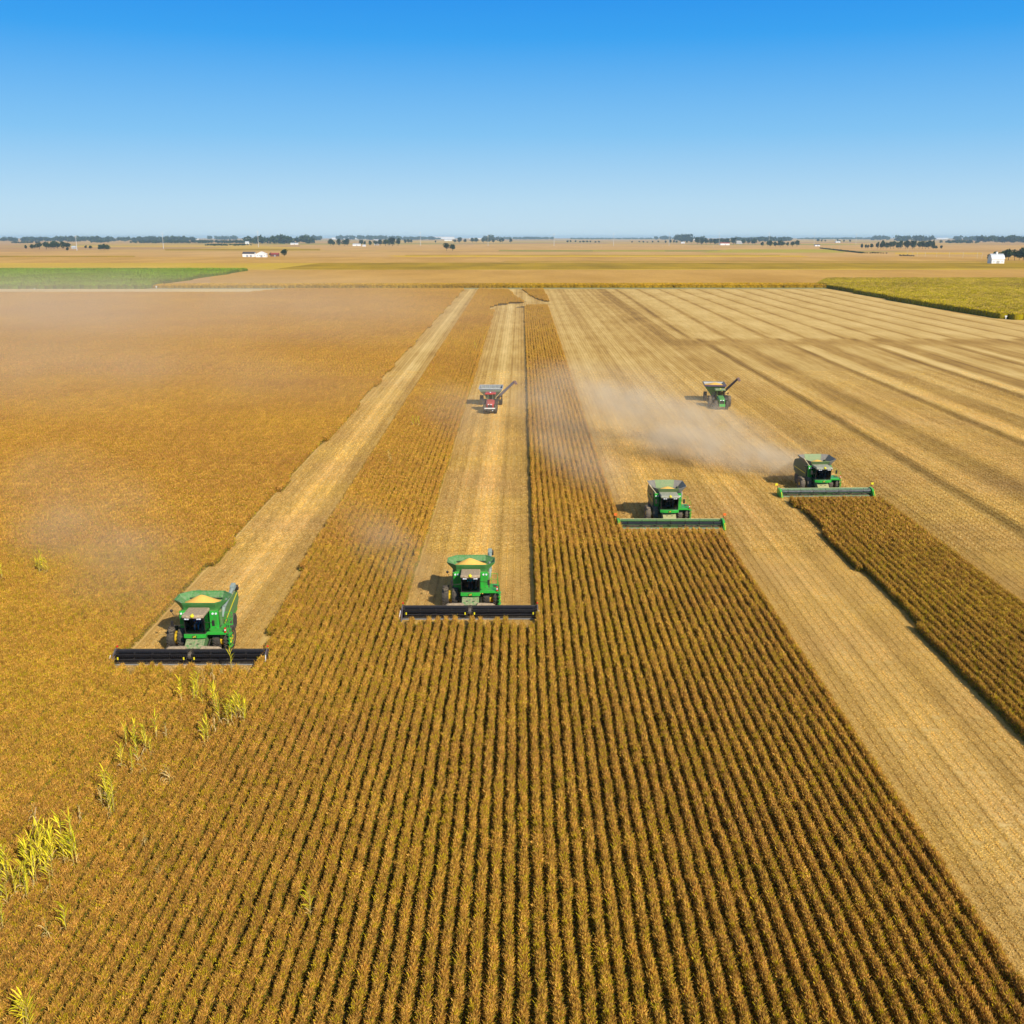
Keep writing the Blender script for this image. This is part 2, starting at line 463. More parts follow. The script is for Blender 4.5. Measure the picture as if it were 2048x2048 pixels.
def flat(name, poly, z, m, kind="structure"):
    me = bpy.data.meshes.new(name); me.from_pydata([(x, y, z) for x, y in poly], [], [tuple(range(len(poly)))])
    bm = bmesh.new(); bm.from_mesh(me)
    for f in bm.faces:
        if f.normal.z < 0: f.normal_flip()
    bm.to_mesh(me); bm.free()
    me.materials.append(m); o = bpy.data.objects.new(name, me); COL.objects.link(o); o["kind"] = kind
    return o
flat("ground", [(-30000, -900), (30000, -900), (30000, 32000), (-30000, 32000)], 0.0, ground_mat())

r = np.random.default_rng(3)
tb = np.arange(-420, 270, 0.25)
base = np.convolve(r.normal(0, 1, len(tb)), np.ones(4) / 4, 'same') * 0.15
def bump(c, wd, a): return a * np.exp(-((tb - c) / wd) ** 2)
for c in (-26.5, -4, 18.5, 30): base += bump(c, 2.4, 0.20)
for c in (-29.8, -23.2, -8.6, 0.8, 24.5, 35): base += bump(c, 1.2, -0.05)
for c in (-6.2, -1.6): base += bump(c, 0.5, 0.12)
for k in range(-0, 8):
    c = 60 + 24 * k
    base += np.interp(tb - c, [-1.6, -.8, .6, 1.2, 1.8, 4.6, 5.4, 6.4, 11.4, 12.2, 13, 17, 18, 22.4], [0, -.40, -.40, .0, .26, .22, .02, -.32, -.24, .02, .16, .10, -.04, 0], 0, 0) * (0.85 + .3 * ((k * 7) % 5) / 5)
for c in (-26.3, -3.9, 18.8):
    for q in (-2.3, -1.5, 1.5, 2.3): base += bump(c + q, .22, -0.16)
base += bump(53, 3, -0.05) + bump(48.5, 1.0, -0.1)
CHB = base
def chaff(u): return np.interp(u, tb, CHB)
def build_field():
    xs = np.concatenate([np.arange(-420, -40, 4.0), np.arange(-40, 60, 0.5), np.arange(60, 262, 1.0)])
    ys = np.concatenate([np.arange(0, 160, 3.0), np.arange(160, 460, 6.0), np.arange(460, 703, 4.0)])
    X0, Yg = np.meshgrid(xs, ys)
    X = row_x(X0, Yg)
    st = standing(X, Yg) & standing(X - .55, Yg) & standing(X + .55, Yg)
    nx, ny = len(xs), len(ys)
    # how light the chaff lies, swath by swath
    u = X0 + 0.8 * np.sin(Yg * 0.013 + X0 * 0.05) * (X0 > 50)
    band = chaff(u)
    north = (Yg > 352) & (X0 > 52)
    for k in range(12):
        c = 56 + 12.2 * k
        band = np.where(north, band * 0.55 - 0.22 * np.exp(-((u - c) / 1.6) ** 2) + 0.12 / 4, band)
        break
    nb = np.zeros_like(band)
    for k in range(14):
        c = 57 + 12.2 * k
        nb += -0.50 * np.exp(-((u - c) / 1.1) ** 2) - 0.15 * np.exp(-((u - c - 2.8) / 0.8) ** 2)
    band = np.where(north, 0.22 + nb + 0.3 * (band - 0.03) * 0, band)
    mid = np.exp(-((Yg - 340) / 9.0) ** 2) * (X0 > 48)
    band = band * (1 - mid) + mid * (-0.16 + 0.10 * np.sin(Yg * 1.1))
    brown = np.exp(-((u - 50) / 9.0) ** 2) * (Yg > 330) * 0.18     # bare, trampled ground in the middle of the far end
    band = band - brown
    V = np.stack([X, Yg, np.full_like(X, 0.006)], -1).reshape(-1, 3)
    idx = np.arange(nx * ny).reshape(ny, nx)
    F = np.stack([idx[:-1, :-1], idx[:-1, 1:], idx[1:, 1:], idx[1:, :-1]], -1).reshape(-1, 4)
    me = bpy.data.meshes.new("field"); me.from_pydata(V.tolist(), [], F.tolist())
    for nm, arr in (("u", X0), ("band", band), ("soil", st.astype(float))):
        a = me.attributes.new(nm, 'FLOAT', 'POINT'); a.data.foreach_set("value", arr.astype(np.float32).ravel())
    m = bpy.data.materials.new("harvested_field"); m.use_nodes = True
    n, l = nodes_of(m); b = n["Principled BSDF"]; b.inputs["Roughness"].default_value = 0.95; b.inputs["Specular IOR Level"].default_value = 0.1
    def at(nm): x = n.new("ShaderNodeAttribute"); x.attribute_name = nm; return x.outputs["Fac"]
    ge = n.new("ShaderNodeNewGeometry"); sp = n.new("ShaderNodeSeparateXYZ"); l.new(ge.outputs["Position"], sp.inputs[0])
    cm = n.new("ShaderNodeCombineXYZ"); l.new(at("u"), cm.inputs[0]); l.new(sp.outputs["Y"], cm.inputs[1])
    def noise(scale, stretch, detail=6, rough=0.6):
        mp = n.new("ShaderNodeMapping"); mp.inputs["Scale"].default_value = stretch; l.new(cm.outputs[0], mp.inputs["Vector"])
        q = n.new("ShaderNodeTexNoise"); q.inputs["Scale"].default_value = scale; q.inputs["Detail"].default_value = detail; q.inputs["Roughness"].default_value = rough
        l.new(mp.outputs[0], q.inputs["Vector"]); return q.outputs["Fac"]
    def madd(a, k, c):
        q = n.new("ShaderNodeMath"); q.operation = 'MULTIPLY_ADD'; l.new(a, q.inputs[0]); q.inputs[1].default_value = k
        if isinstance(c, float): q.inputs[2].default_value = c
        else: l.new(c, q.inputs[2])
        return q.outputs[0]
    f = madd(noise(1.0, (0.9, 0.06, 1)), 0.50, -0.25 + 0.5)
    f = madd(noise(9.0, (1, 0.6, 1), 5, 0.7), 0.75, madd(f, 1.0, -0.375))
    f = madd(noise(0.06, (1, 0.5, 1), 6), 0.55, madd(f, 1.0, -0.275))
    f = madd(at("band"), 0.75, f)
    # stubble lines, one to a row
    fr = n.new("ShaderNodeMath"); fr.operation = 'MULTIPLY'; l.new(at("u"), fr.inputs[0]); fr.inputs[1].default_value = 2 * PI / ROW
    si = n.new("ShaderNodeMath"); si.operation = 'SINE'; l.new(fr.outputs[0], si.inputs[0])
    pw = n.new("ShaderNodeMapRange"); pw.inputs[1].default_value = 0.35; pw.inputs[2].default_value = 1.0; pw.inputs[3].default_value = 0; pw.inputs[4].default_value = 1
    l.new(si.outputs[0], pw.inputs[0])
    msk = n.new("ShaderNodeMath"); msk.operation = 'MULTIPLY'; l.new(pw.outputs[0], msk.inputs[0]); l.new(noise(0.5, (1, 0.2, 1), 4), msk.inputs[1])
    f = madd(msk.outputs[0], -0.30, f)
    ra = n.new("ShaderNodeValToRGB"); e = ra.color_ramp.elements
    e[0].position = 0.05; e[0].color = (0.20, 0.110, 0.028, 1); e[1].position = 0.95; e[1].color = (0.82, 0.58, 0.235, 1)
    q = e.new(0.35); q.color = (0.44, 0.255, 0.062, 1); q = e.new(0.6); q.color = (0.60, 0.395, 0.125, 1)
    l.new(f, ra.inputs["Fac"])
    rs = n.new("ShaderNodeValToRGB"); e = rs.color_ramp.elements
    e[0].position = 0.35; e[0].color = (0.075, 0.052, 0.018, 1); e[1].position = 0.7; e[1].color = (0.19, 0.125, 0.042, 1)
    l.new(noise(6, (1, 1, 1)), rs.inputs["Fac"])
    mx = n.new("ShaderNodeMixRGB"); l.new(at("soil"), mx.inputs[0]); l.new(ra.outputs[0], mx.inputs[1]); l.new(rs.outputs[0], mx.inputs[2])
    l.new(mx.outputs[0], b.inputs["Base Color"])
    bu = n.new("ShaderNodeBump"); bu.inputs["Strength"].default_value = 0.6; bu.inputs["Distance"].default_value = 0.06
    l.new(noise(9.0, (1, 0.6, 1), 5, 0.7), bu.inputs["Height"]); l.new(bu.outputs[0], b.inputs["Normal"])
    me.materials.append(m)
    o = bpy.data.objects.new("field", me); COL.objects.link(o); o["kind"] = "structure"
build_field()

# ------------------------------------------------------------------ soybean rows
def soy_seg(L, n, r, halfw=0.120, core=True, lean=0.35, big=1.0, hgt=0.82):
    parts = []
    if core:
        ny = max(4, int(L / 0.3)); ys = np.linspace(-L / 2, L / 2, ny)
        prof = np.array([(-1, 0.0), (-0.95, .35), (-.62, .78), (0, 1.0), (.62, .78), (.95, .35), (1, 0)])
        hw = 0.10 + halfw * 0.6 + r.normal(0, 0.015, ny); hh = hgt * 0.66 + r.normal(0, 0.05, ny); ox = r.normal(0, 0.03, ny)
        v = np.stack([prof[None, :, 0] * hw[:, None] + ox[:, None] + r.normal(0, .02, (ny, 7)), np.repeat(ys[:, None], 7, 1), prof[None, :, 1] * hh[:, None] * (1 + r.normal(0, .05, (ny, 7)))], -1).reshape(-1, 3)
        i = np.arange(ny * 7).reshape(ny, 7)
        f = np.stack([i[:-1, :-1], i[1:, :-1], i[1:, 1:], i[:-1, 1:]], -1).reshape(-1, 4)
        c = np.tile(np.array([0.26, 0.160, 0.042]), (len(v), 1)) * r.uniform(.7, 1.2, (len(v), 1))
        parts.append((v, f, c))
    npl = max(3, int(L / (0.095 * big))); pk = r.integers(0, npl, n)
    py = np.linspace(-L / 2, L / 2, npl) + r.normal(0, .03, npl); pxx = r.normal(0, halfw * .45, npl); ph = r.uniform(.86, 1.08, npl); pc = np.clip(r.normal(1.0, .15 if big < 1.3 else .07, npl), .55, 1.35)
    warm = r.uniform(0, 1, npl)
    y = py[pk] + r.normal(0, .05 * big, n); x = pxx[pk] + r.normal(0, halfw * .85, n); z = hgt * ph[pk] * r.beta(2.0, 1.3, n) * 0.92
    z *= np.clip(1.12 - (np.abs(x) / (halfw * 3.2)) ** 2, 0.3, 1.05)
    P = np.stack([x, y, z], 1)
    out = np.stack([x / halfw * 0.35 + r.normal(0, lean, n), r.normal(0, lean, n), np.abs(r.normal(0.75, .3, n)) + 0.1], 1)
    ln = r.uniform(.05, .15, n) * big; wd = r.uniform(.011, .026, n) * big
    stem = r.uniform(0, 1, n) < .16          # bare stems that stand up out of the row
    ln[stem] = r.uniform(.16, .34, stem.sum()) * min(big, 1.4); wd[stem] = r.uniform(.006, .011, stem.sum()) * big
    out[stem, :2] *= .55
    D = nrm(out) * ln[:, None]
    side = nrm(np.cross(D, r.normal(0, 1, (n, 3)))) * wd[:, None]
    t = r.uniform(0, 1, n)
    pal = np.where((t < .52)[:, None], [0.62, 0.345, 0.072], np.where((t < .72)[:, None], [0.42, 0.215, 0.045], np.where((t < .90)[:, None], [0.74, 0.455, 0.115], [0.58, 0.43, 0.015])))
    pal = pal * r.uniform(.70, 1.28, (n, 1)) * pc[pk][:, None]
    yel = (warm[pk] > (.84 if big < 1.3 else .95)) & (r.uniform(0, 1, n) < .6)          # a plant here and there is still yellowing
    pal[yel] = np.array([0.58, 0.45, 0.02]) * r.uniform(.6, 1.2, (yel.sum(), 1))
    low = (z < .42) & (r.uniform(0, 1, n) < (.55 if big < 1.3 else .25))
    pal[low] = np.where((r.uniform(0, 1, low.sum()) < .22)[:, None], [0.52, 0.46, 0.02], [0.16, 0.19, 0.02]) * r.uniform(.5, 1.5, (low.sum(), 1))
    v, f = quads(P, side, D)
    parts.append((v, f, np.repeat(pal, 4, 0)))
    # fallen leaves, weeds and bent stems that half fill the furrow
    m = int(n * .16); x = r.uniform(-.38, .38, m); y = r.uniform(-L / 2, L / 2, m)
    P = np.stack([x, y, r.uniform(.02, .30, m) * np.clip(1.25 - np.abs(x) / .38, .25, 1)], 1)
    D = nrm(np.stack([r.normal(0, 1, m), r.normal(0, 1, m), np.abs(r.normal(.4, .4, m))], 1)) * (r.uniform(.05, .15, m) * big)[:, None]
    sd = nrm(np.cross(D, np.stack([r.normal(0, .6, m), r.normal(0, .6, m), np.ones(m)], 1))) * (r.uniform(.015, .035, m) * big)[:, None]
    t = r.uniform(0, 1, m)[:, None]
    pal = np.where(t < .40, [.26, .25, .03], np.where(t < .75, [.38, .24, .07], np.where(t < .9, [.50, .42, .03], [.12, .18, .02]))) * r.uniform(.6, 1.3, (m, 1))
    v, f = quads(P, sd, D)
    parts.append((v, f, np.repeat(pal, 4, 0)))
    return pack(parts)

SOY = attr_mat("soybean_plants", (1.02, 1.0, 0.90), 0.08, 0.45, 0.035, banded=True, transl=0.15, tint=(1.0, 1.02, 0.8))
def in_view(X, Y, mx, y0): return (Y > y0) & (np.abs(X) < 0.5 * (Y * 0.966 + 8.7) * 1.0 + mx)

def rows_points(y0, y1, step, ulo, uhi):
    k = np.arange(math.floor(ulo / ROW), math.ceil(uhi / ROW)); us = k * ROW + 0.3
    Ys = np.arange(y0 + step / 2, y1, step)
    U, Y = np.meshgrid(us, Ys)
    Y = Y + rng.uniform(-.2, .2, U.shape) * min(step, 1.5)
    X = row_x(U, Y)
    ok = in_view(X, Y, 16, y0)
    for dy in (-step * 0.55, 0, step * 0.55): ok &= standing(X, Y + dy)
    for hx, hy in HEADERS:           # nothing stands under the machines
        ok &= ~((np.abs(X - hx) < 3.3) & (Y > hy - 0.2) & (Y < hy + 12))
    return X[ok], Y[ok], U[ok]

def soy_rows(name, y0, y1, step, protos_n, protos_w, ulo, uhi, lab, material=None):
    X, Y, U = rows_points(y0, y1, step, ulo, uhi)
    wide = rng.uniform(0, 1, len(X)) < np.interp(U, [-34, -20, -8, 40, 46], [0.80, 0.40, 0.05, 0.05, 1.0])
    nn, nw = len(protos_n), len(protos_w)
    pick = np.where(wide, nn + rng.integers(0, nw, len(X)), rng.integers(0, nn, len(X)))
    flip = rng.integers(0, 2, len(X)) * PI
    rot = flip - np.arctan(slope(U))
    s = np.stack([rng.uniform(.93, 1.08, len(X)), np.ones(len(X)), rng.uniform(.93, 1.06, len(X))], 1)
    X = X + rng.normal(0, .035, len(X))
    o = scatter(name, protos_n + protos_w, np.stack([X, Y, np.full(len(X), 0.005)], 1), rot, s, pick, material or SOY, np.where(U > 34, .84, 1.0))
    tag(o, lab, "soybean crop", None, "stuff")
    print(name, len(X))

rr = np.random.default_rng(11)
near_n = [soy_seg(1.6, 1700, rr) for _ in range(4)]
near_w = [soy_seg(1.6, 1900, rr, halfw=0.165, lean=0.5, hgt=0.82) for _ in range(3)]
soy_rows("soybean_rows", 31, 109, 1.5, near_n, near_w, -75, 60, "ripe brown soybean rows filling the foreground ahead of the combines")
mid_n = [soy_seg(3.06, 1150, rr, big=1.6) for _ in range(3)]
mid_w = [soy_seg(3.06, 1250, rr, halfw=0.165, lean=0.5, big=1.6, hgt=0.82) for _ in range(3)]
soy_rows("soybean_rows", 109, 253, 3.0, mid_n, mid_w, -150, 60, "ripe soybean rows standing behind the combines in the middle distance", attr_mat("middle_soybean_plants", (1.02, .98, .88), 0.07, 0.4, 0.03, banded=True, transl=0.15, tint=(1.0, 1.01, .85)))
far_n = [soy_seg(12.1, 1700, rr, big=1.9) for _ in range(3)]
far_w = [soy_seg(12.1, 1300, rr, halfw=0.175, lean=0.5, big=2.6, hgt=0.82) for _ in range(2)]
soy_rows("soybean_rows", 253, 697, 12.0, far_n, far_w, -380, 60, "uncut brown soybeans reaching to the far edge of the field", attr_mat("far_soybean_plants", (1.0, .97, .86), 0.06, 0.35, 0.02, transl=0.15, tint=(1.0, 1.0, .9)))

# straw left on the cut ground
def straw_tile(r, S, n, big=1.0):
    x = r.uniform(-ROW / 2 - .03, ROW / 2 + .03, n); y = r.uniform(-S / 2, S / 2, n)
    up = r.uniform(0, 1, n) < .16
    x[up] = ROW * .25 + r.normal(0, .04, up.sum())
    P = np.stack([x, y, np.where(up, .0, r.uniform(.0, .05, n))], 1)
    D = np.where(up[:, None], np.stack([r.normal(0, .25, n), r.normal(0, .25, n), np.ones(n)], 1), np.stack([r.normal(0, 1, n), r.normal(0, 1, n), r.uniform(.0, .22, n)], 1))
    D = nrm(D) * (np.where(up, r.uniform(.06, .14, n), r.uniform(.05, .18, n)) * big)[:, None]
    sd = nrm(np.cross(D, np.stack([r.normal(0, .5, n), r.normal(0, .5, n), np.ones(n)], 1))) * (r.uniform(.007, .016, n) * big)[:, None]
    t = r.uniform(0, 1, n)[:, None]
    pal = np.where(t < .50, [.70, .48, .15], np.where(t < .70, [.48, .30, .085], np.where(t < .92, [.84, .65, .31], [.26, .19, .05]))) * r.uniform(.72, 1.2, (n, 1))
    v, f = quads(P, sd, D)
    return pack([(v, f, np.repeat(pal, 4, 0))])
STRAW = attr_mat("straw", (1.08, 1.03, 0.90), 0.10, 0.35, 0.06, transl=0.1, tint=(1.02, 1.0, .75), banded=True)
def straw(name, y0, y1, S, ns, big, fade, lab):
    gx = np.arange(math.floor(-60 / ROW), math.ceil(112 / ROW)) * ROW; gy = np.arange(y0, y1, S)
    X, Y = np.meshgrid(gx, gy); U = X.ravel() - ROW * .0 + .0; Y = Y.ravel() + rng.uniform(-.3, .3, X.size); X = row_x(U, Y)
    ok = in_view(X, Y, 12, y0 - 1)
    for dx in (-ROW * .4, ROW * .4): ok &= ~standing(X + dx, Y)
    X, Y, U = X[ok], Y[ok], U[ok]; n = len(X)
    br = np.clip(1.0 + 1.1 * chaff(U), .55, 1.35)
    q = np.clip(np.interp(Y, fade, [0, len(ns)]) + rng.uniform(-.7, .7, n), 0, len(ns) - 1).astype(int)
    protos = [straw_tile(rr, S, k, big) for k in ns for _ in range(2)]
    o = scatter(name, protos, np.stack([X, Y, np.full(n, .008)], 1), rng.integers(0, 2, n) * PI * 0 - np.arctan(slope(U)), np.ones((n, 3)), q * 2 + rng.integers(0, 2, n), STRAW, br)
    tag(o, lab, "straw", None, "stuff"); print(name, n)
straw("straw_stubble", 33, 110, 2.0, [430], 1.0, [0, 400], "short golden straw and stubble on the cut swaths beside the foreground rows")
straw("straw_stubble", 110, 270, 4.0, [440, 330, 220, 120, 50], 1.6, [110, 270], "pale stubble and chaff behind the combines")

# ------------------------------------------------------------------ corn fields that read as one mass
def corn_tile(r, S, nplants, h, green, big=1.0):
    P = []; U = []; D = []; C = []
    for _ in range(nplants):
        bx, by = r.uniform(-S / 2, S / 2), r.uniform(-S / 2, S / 2); hh = h * r.uniform(.85, 1.1)
        for k in range(6):
            z = hh * (0.25 + 0.13 * k); a = r.uniform(0, 2 * PI)
            d = np.array([math.cos(a), math.sin(a), r.uniform(.4, 1.4)]); d /= np.linalg.norm(d)
            P.append((bx, by, z)); D.append(d * r.uniform(.5, .9) * big)
            s = np.cross(d, (0, 0, 1)); s = s / (np.linalg.norm(s) + 1e-6) * r.uniform(.06, .11) * big; U.append(s)
            g = np.array(green) if k > 2 or r.uniform() < .4 else np.array((0.30, 0.21, 0.06))
            C.append(g * r.uniform(.65, 1.35))
        P.append((bx, by, 0)); D.append((0, 0, hh)); U.append((0.05 * big, 0.02, 0)); C.append((.22, .18, .05))
        if r.uniform() < .6:
            P.append((bx, by, hh)); D.append((r.normal(0, .05), r.normal(0, .05), .3)); U.append((0.05 * big, 0, 0)); C.append((.50, .36, .12))
    v, f = quads(np.array(P, float), np.array(U, float), np.array(D, float))
    q = S / 2 * .97; t_ = h * .78          # solid core for the stalks and leaves inside, shade put into its darker colour
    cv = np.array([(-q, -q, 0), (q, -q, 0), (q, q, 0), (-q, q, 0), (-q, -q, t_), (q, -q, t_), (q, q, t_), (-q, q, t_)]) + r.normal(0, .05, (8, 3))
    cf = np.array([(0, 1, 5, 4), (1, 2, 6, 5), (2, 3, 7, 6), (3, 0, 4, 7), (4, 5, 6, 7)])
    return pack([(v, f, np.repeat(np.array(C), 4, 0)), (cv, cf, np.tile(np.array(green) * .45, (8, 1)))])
CORN = attr_mat("corn_plants", (1, 1, 1), 0.15, 0.6, 0.012, transl=0.2, tint=(1.15, 1.05, .8))
def inside(X, Y, poly):
    r = np.zeros(np.shape(X), bool); n = len(poly)
    for i in range(n):
        (x1, y1), (x2, y2) = poly[i], poly[(i + 1) % n]
        c = ((y1 > Y) != (y2 > Y)) & (X < (x2 - x1) * (Y - y1) / (y2 - y1 + 1e-12) + x1)
        r ^= c
    return r
def corn_field(name, poly, S, protos, lab, floor_mat):
    xs = [p[0] for p in poly]; ys = [p[1] for p in poly]
    X, Y = np.meshgrid(np.arange(min(xs), max(xs), S), np.arange(min(ys), max(ys), S)); X = X.ravel(); Y = Y.ravel()
    ok = inside(X, Y, poly) & in_view(X, Y, 30, 30); X = X[ok]; Y = Y[ok]; n = len(X)
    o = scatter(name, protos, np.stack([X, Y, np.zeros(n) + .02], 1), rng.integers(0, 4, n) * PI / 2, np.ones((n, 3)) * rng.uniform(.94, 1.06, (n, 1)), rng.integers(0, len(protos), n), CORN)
    tag(o, lab, "corn field", None, "stuff"); print(name, n)
    flat("cornfield_soil", poly, 0.016, floor_mat)
CSOIL = field_far_mat("cornfield_floor", (0.10, 0.08, 0.02), (0.22, 0.17, 0.04), 0.05)
corn_poly = [(217, 745), (207.5, 545), (206, 484), (207, 445), (213, 436), (330, 432), (470, 832), (250, 832), (217, 745)]
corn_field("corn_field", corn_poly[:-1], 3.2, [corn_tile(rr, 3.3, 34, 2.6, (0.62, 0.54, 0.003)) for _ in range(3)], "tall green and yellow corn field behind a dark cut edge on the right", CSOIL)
gp = [(-345, 704), (-246, 704), (-262, 760), (-274, 1080), (-560, 1080), (-440, 704)]
gp = [(-246, 706), (-258, 760), (-272, 1082), (-640, 1082), (-440, 706)]
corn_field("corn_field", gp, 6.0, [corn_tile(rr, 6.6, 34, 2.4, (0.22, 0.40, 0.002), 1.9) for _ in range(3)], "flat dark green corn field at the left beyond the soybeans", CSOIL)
strip = [(-244, 712), (216, 738), (216, 756), (-244, 742)]
strip = [(-244, 716), (217, 722), (217, 752), (-244, 740)]
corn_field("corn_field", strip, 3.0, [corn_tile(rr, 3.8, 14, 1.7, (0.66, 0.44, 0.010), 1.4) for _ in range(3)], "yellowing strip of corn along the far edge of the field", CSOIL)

# ------------------------------------------------------------------ the land beyond the field
def pxpoly(pts): return [G(*p) for p in pts]
TAN = field_far_mat("ripe_soybean_field", (0.46, 0.245, 0.040), (0.62, 0.35, 0.075), 0.012, (1, .35, 1))
TANP = field_far_mat("pinkish_soybean_field", (0.50, 0.28, 0.075), (0.64, 0.37, 0.11), 0.01, (1, .3, 1))
OLIVE = field_far_mat("olive_corn_field", (0.28, 0.17, 0.001), (0.48, 0.29, 0.004), 0.015, (1, .4, 1))
GOLD = field_far_mat("golden_strip", (0.58, 0.34, 0.01), (0.68, 0.42, 0.03), 0.02)
YTAN = field_far_mat("yellow_tan_field", (0.54, 0.31, 0.04), (0.66, 0.40, 0.05), 0.01, (1, .3, 1), c2=(0.56, 0.36, 0.02))
YGREEN = field_far_mat("yellow_green_field", (0.40, 0.31, 0.02), (0.46, 0.36, 0.03), 0.01)
GRASS = field_far_mat("grass_verge", (0.16, 0.19, 0.045), (0.27, 0.26, 0.08), 0.2)
GRAVEL = field_far_mat("pale_lane", (0.42, 0.36, 0.24), (0.52, 0.46, 0.32), 0.3)
PALE = field_far_mat("pale_stubble", (0.60, 0.43, 0.19), (0.72, 0.54, 0.26), 0.08, (.3, 1, 1))
flat("grass_verge", [(-560, 704), (216, 704), (216, 722), (-560, 722)], 0.010, GRASS)
flat("farm_lane", [(-245, 709), (216, 709), (216, 713.5), (-245, 713.5)], 0.015, GRAVEL)
flat("headland", [(-350, 652), (-165, 652), (-141, 703), (-360, 703)], 0.012, PALE)
def band(name, m, z, y0, y1, xl0=-150, xr0=2200, xl1=None, xr1=None):
    flat(name, pxpoly([(xl0, y1), (xr0, y1), (xr1 if xr1 is not None else xr0, y0), (xl1 if xl1 is not None else xl0, y0)]), z, m)
band("soybean_field", TAN, 0.012, 539.5, 571, 420, 2200)
band("soybean_field", YTAN, 0.008, 526, 541.5, -150, 2200)
flat("corn_band", pxpoly([(546, 538.5), (760, 539.5), (2200, 536.5), (2200, 524.5), (1500, 525.5), (1060, 525), (640, 526)]), 0.020, OLIVE)
band("soybean_field", TAN, 0.012, 513.5, 526, -150, 2200)
band("golden_strip", GOLD, 0.020, 511, 513.8, 800, 1620, 770, 1600)
band("dark_strip", OLIVE, 0.020, 509.8, 511, 810, 1560)
band("soybean_field", TANP, 0.008, 504, 513.5, -150, 2200)
band("yellow_field", YGREEN, 0.020, 500.8, 503.2, 1186, 1330)
band("yellow_field", YGREEN, 0.020, 498.8, 505.2, 1400, 1690, 1460, 1660)
band("olive_strip", OLIVE, 0.020, 497.5, 501, 330, 640)
band("olive_strip", OLIVE, 0.020, 522, 523.3, 1000, 2200, 1015, 2200)
band("olive_strip", OLIVE, 0.024, 511.6, 514, -150, 270)
band("yellow_field", GOLD, 0.020, 505.5, 508.5, 1790, 1965)
band("soybean_field", TANP, 0.008, 490, 500, 600, 2200)

# ------------------------------------------------------------------ trees
def leaf_crown(r, n, wd, ht, z0, leaf, lumps=9, cols=((0.018, 0.036, 0.012), (0.035, 0.062, 0.018), (0.05, 0.08, 0.022))):
    cs = []
    for i in range(lumps):
        a = r.uniform(0, 2 * PI); q = math.sqrt(r.uniform(0, 1)) * .62
        cs.append((math.cos(a) * q * wd / 2, math.sin(a) * q * wd / 2, z0 + ht * r.uniform(.22, .78), r.uniform(.22, .36) * wd))
    cs.append((0, 0, z0 + ht * .55, wd * .38))
    cs = np.array(cs); pk = r.integers(0, len(cs), n)
    d = nrm(r.normal(0, 1, (n, 3))); rad = cs[pk, 3] * r.uniform(.6, 1.05, n)
    P = cs[pk, :3] + d * rad[:, None] * np.array([1, 1, ht / wd * .8])
    P[:, 2] = np.clip(P[:, 2], z0 * .5, None)
    D = nrm(d + r.normal(0, .8, (n, 3))) * (leaf * r.uniform(.6, 1.3, n))[:, None]
    U = nrm(np.cross(D, r.normal(0, 1, (n, 3)))) * (leaf * r.uniform(.3, .6, n))[:, None]
    t = r.integers(0, len(cols), len(cs))
    C = np.array(cols)[t][pk] * r.uniform(.6, 1.4, (n, 1))
    v, f = quads(P - D / 2, U, D)
    return v, f, np.repeat(C, 4, 0)
LEAF = attr_mat("tree_leaves", (1, 1, 1), 0.25, 0.2, 0.05, transl=0.15, tint=(1, 1, 1))
BARK = mat("bark", (0.09, 0.065, 0.045), 0.9)
def mesh_np(name, v, f, c, m):
    me = bpy.data.meshes.new(name); me.from_pydata(v.tolist(), [], f.tolist())
    a = me.attributes.new("Col", 'FLOAT_COLOR', 'POINT'); a.data.foreach_set("color", np.concatenate([c, np.ones((len(c), 1))], 1).astype(np.float32).ravel())
    me.materials.append(m); return me
TREES = []
for i in range(6):
    wd = [9, 11, 12, 8, 10, 13][i]; ht = [9, 11, 10, 12, 10, 13][i]
    v, f, c = leaf_crown(rr, 900, wd, ht, 2.0, 0.95)
    cm = mesh_np("crown", v, f, c, LEAF)
    b = MB(); b.cyl((0, 0, 0), (0.1, 0, 4), .38, .28, 8); b.cyl((.1, 0, 4), (.2, .1, ht * .8), .28, .1, 6)
    for k in range(5):
        a = k * 1.3; b.cyl((.1, 0, 3.2 + k * .5), (math.cos(a) * wd * .3, math.sin(a) * wd * .3, 6 + k * .6), .14, .05, 5)
    t = bpy.data.meshes.new("trunk"); t.from_pydata(b.v, [], b.f); t.materials.append(BARK)
    TREES.append((cm, t, ht + 2, wd))
def tree(px, base, hpx, label, group=None, name="broadleaf_tree", k=None, wf=1.0):
    """a tree whose foot stands where the photo shows it and which is hpx photo pixels tall"""
    x, y = G(px, base); hm = hpx * y / FPX
    k = random.randrange(6) if k is None else k
    cm, tm, h0, w0 = TREES[k]
    e = empty(name, (x, y, 0), random.uniform(0, 6.28), label, "tree", group)
    s = hm / h0
    e.scale = (s * wf, s * wf, s)
    for nm, d in (("trunk", tm), ("crown", cm)):
        o = bpy.data.objects.new(nm, d); COL.objects.link(o); o.parent = e
    return e
def grove(x0, x1, base, hs, n, label, group, jit=1.5, wf=1.0):
    for i in range(n):
        tree(x0 + (x1 - x0) * (i + .5) / n + random.uniform(-1, 1) * (x1 - x0) / n * .3, base + random.uniform(-.5, .3) * jit, hs * random.uniform(.75, 1.1), label, group, wf=wf)
random.seed(21)
grove(50, 74, 498.5, 9, 3, "small hazy tree in the low clump left of the grey-green grove", "low clump of trees at the far left")
grove(76, 142, 498.5, 14, 7, "hazy grey-green tree in the grove at the far left", "hazy grove at the far left", wf=1.1)
tree(135, 502.2, 7, "small bush standing alone in front of the hazy left grove")
grove(170, 183, 498, 8, 2, "one of two small trees right of the left power pole", "pair of small trees by the left power pole")
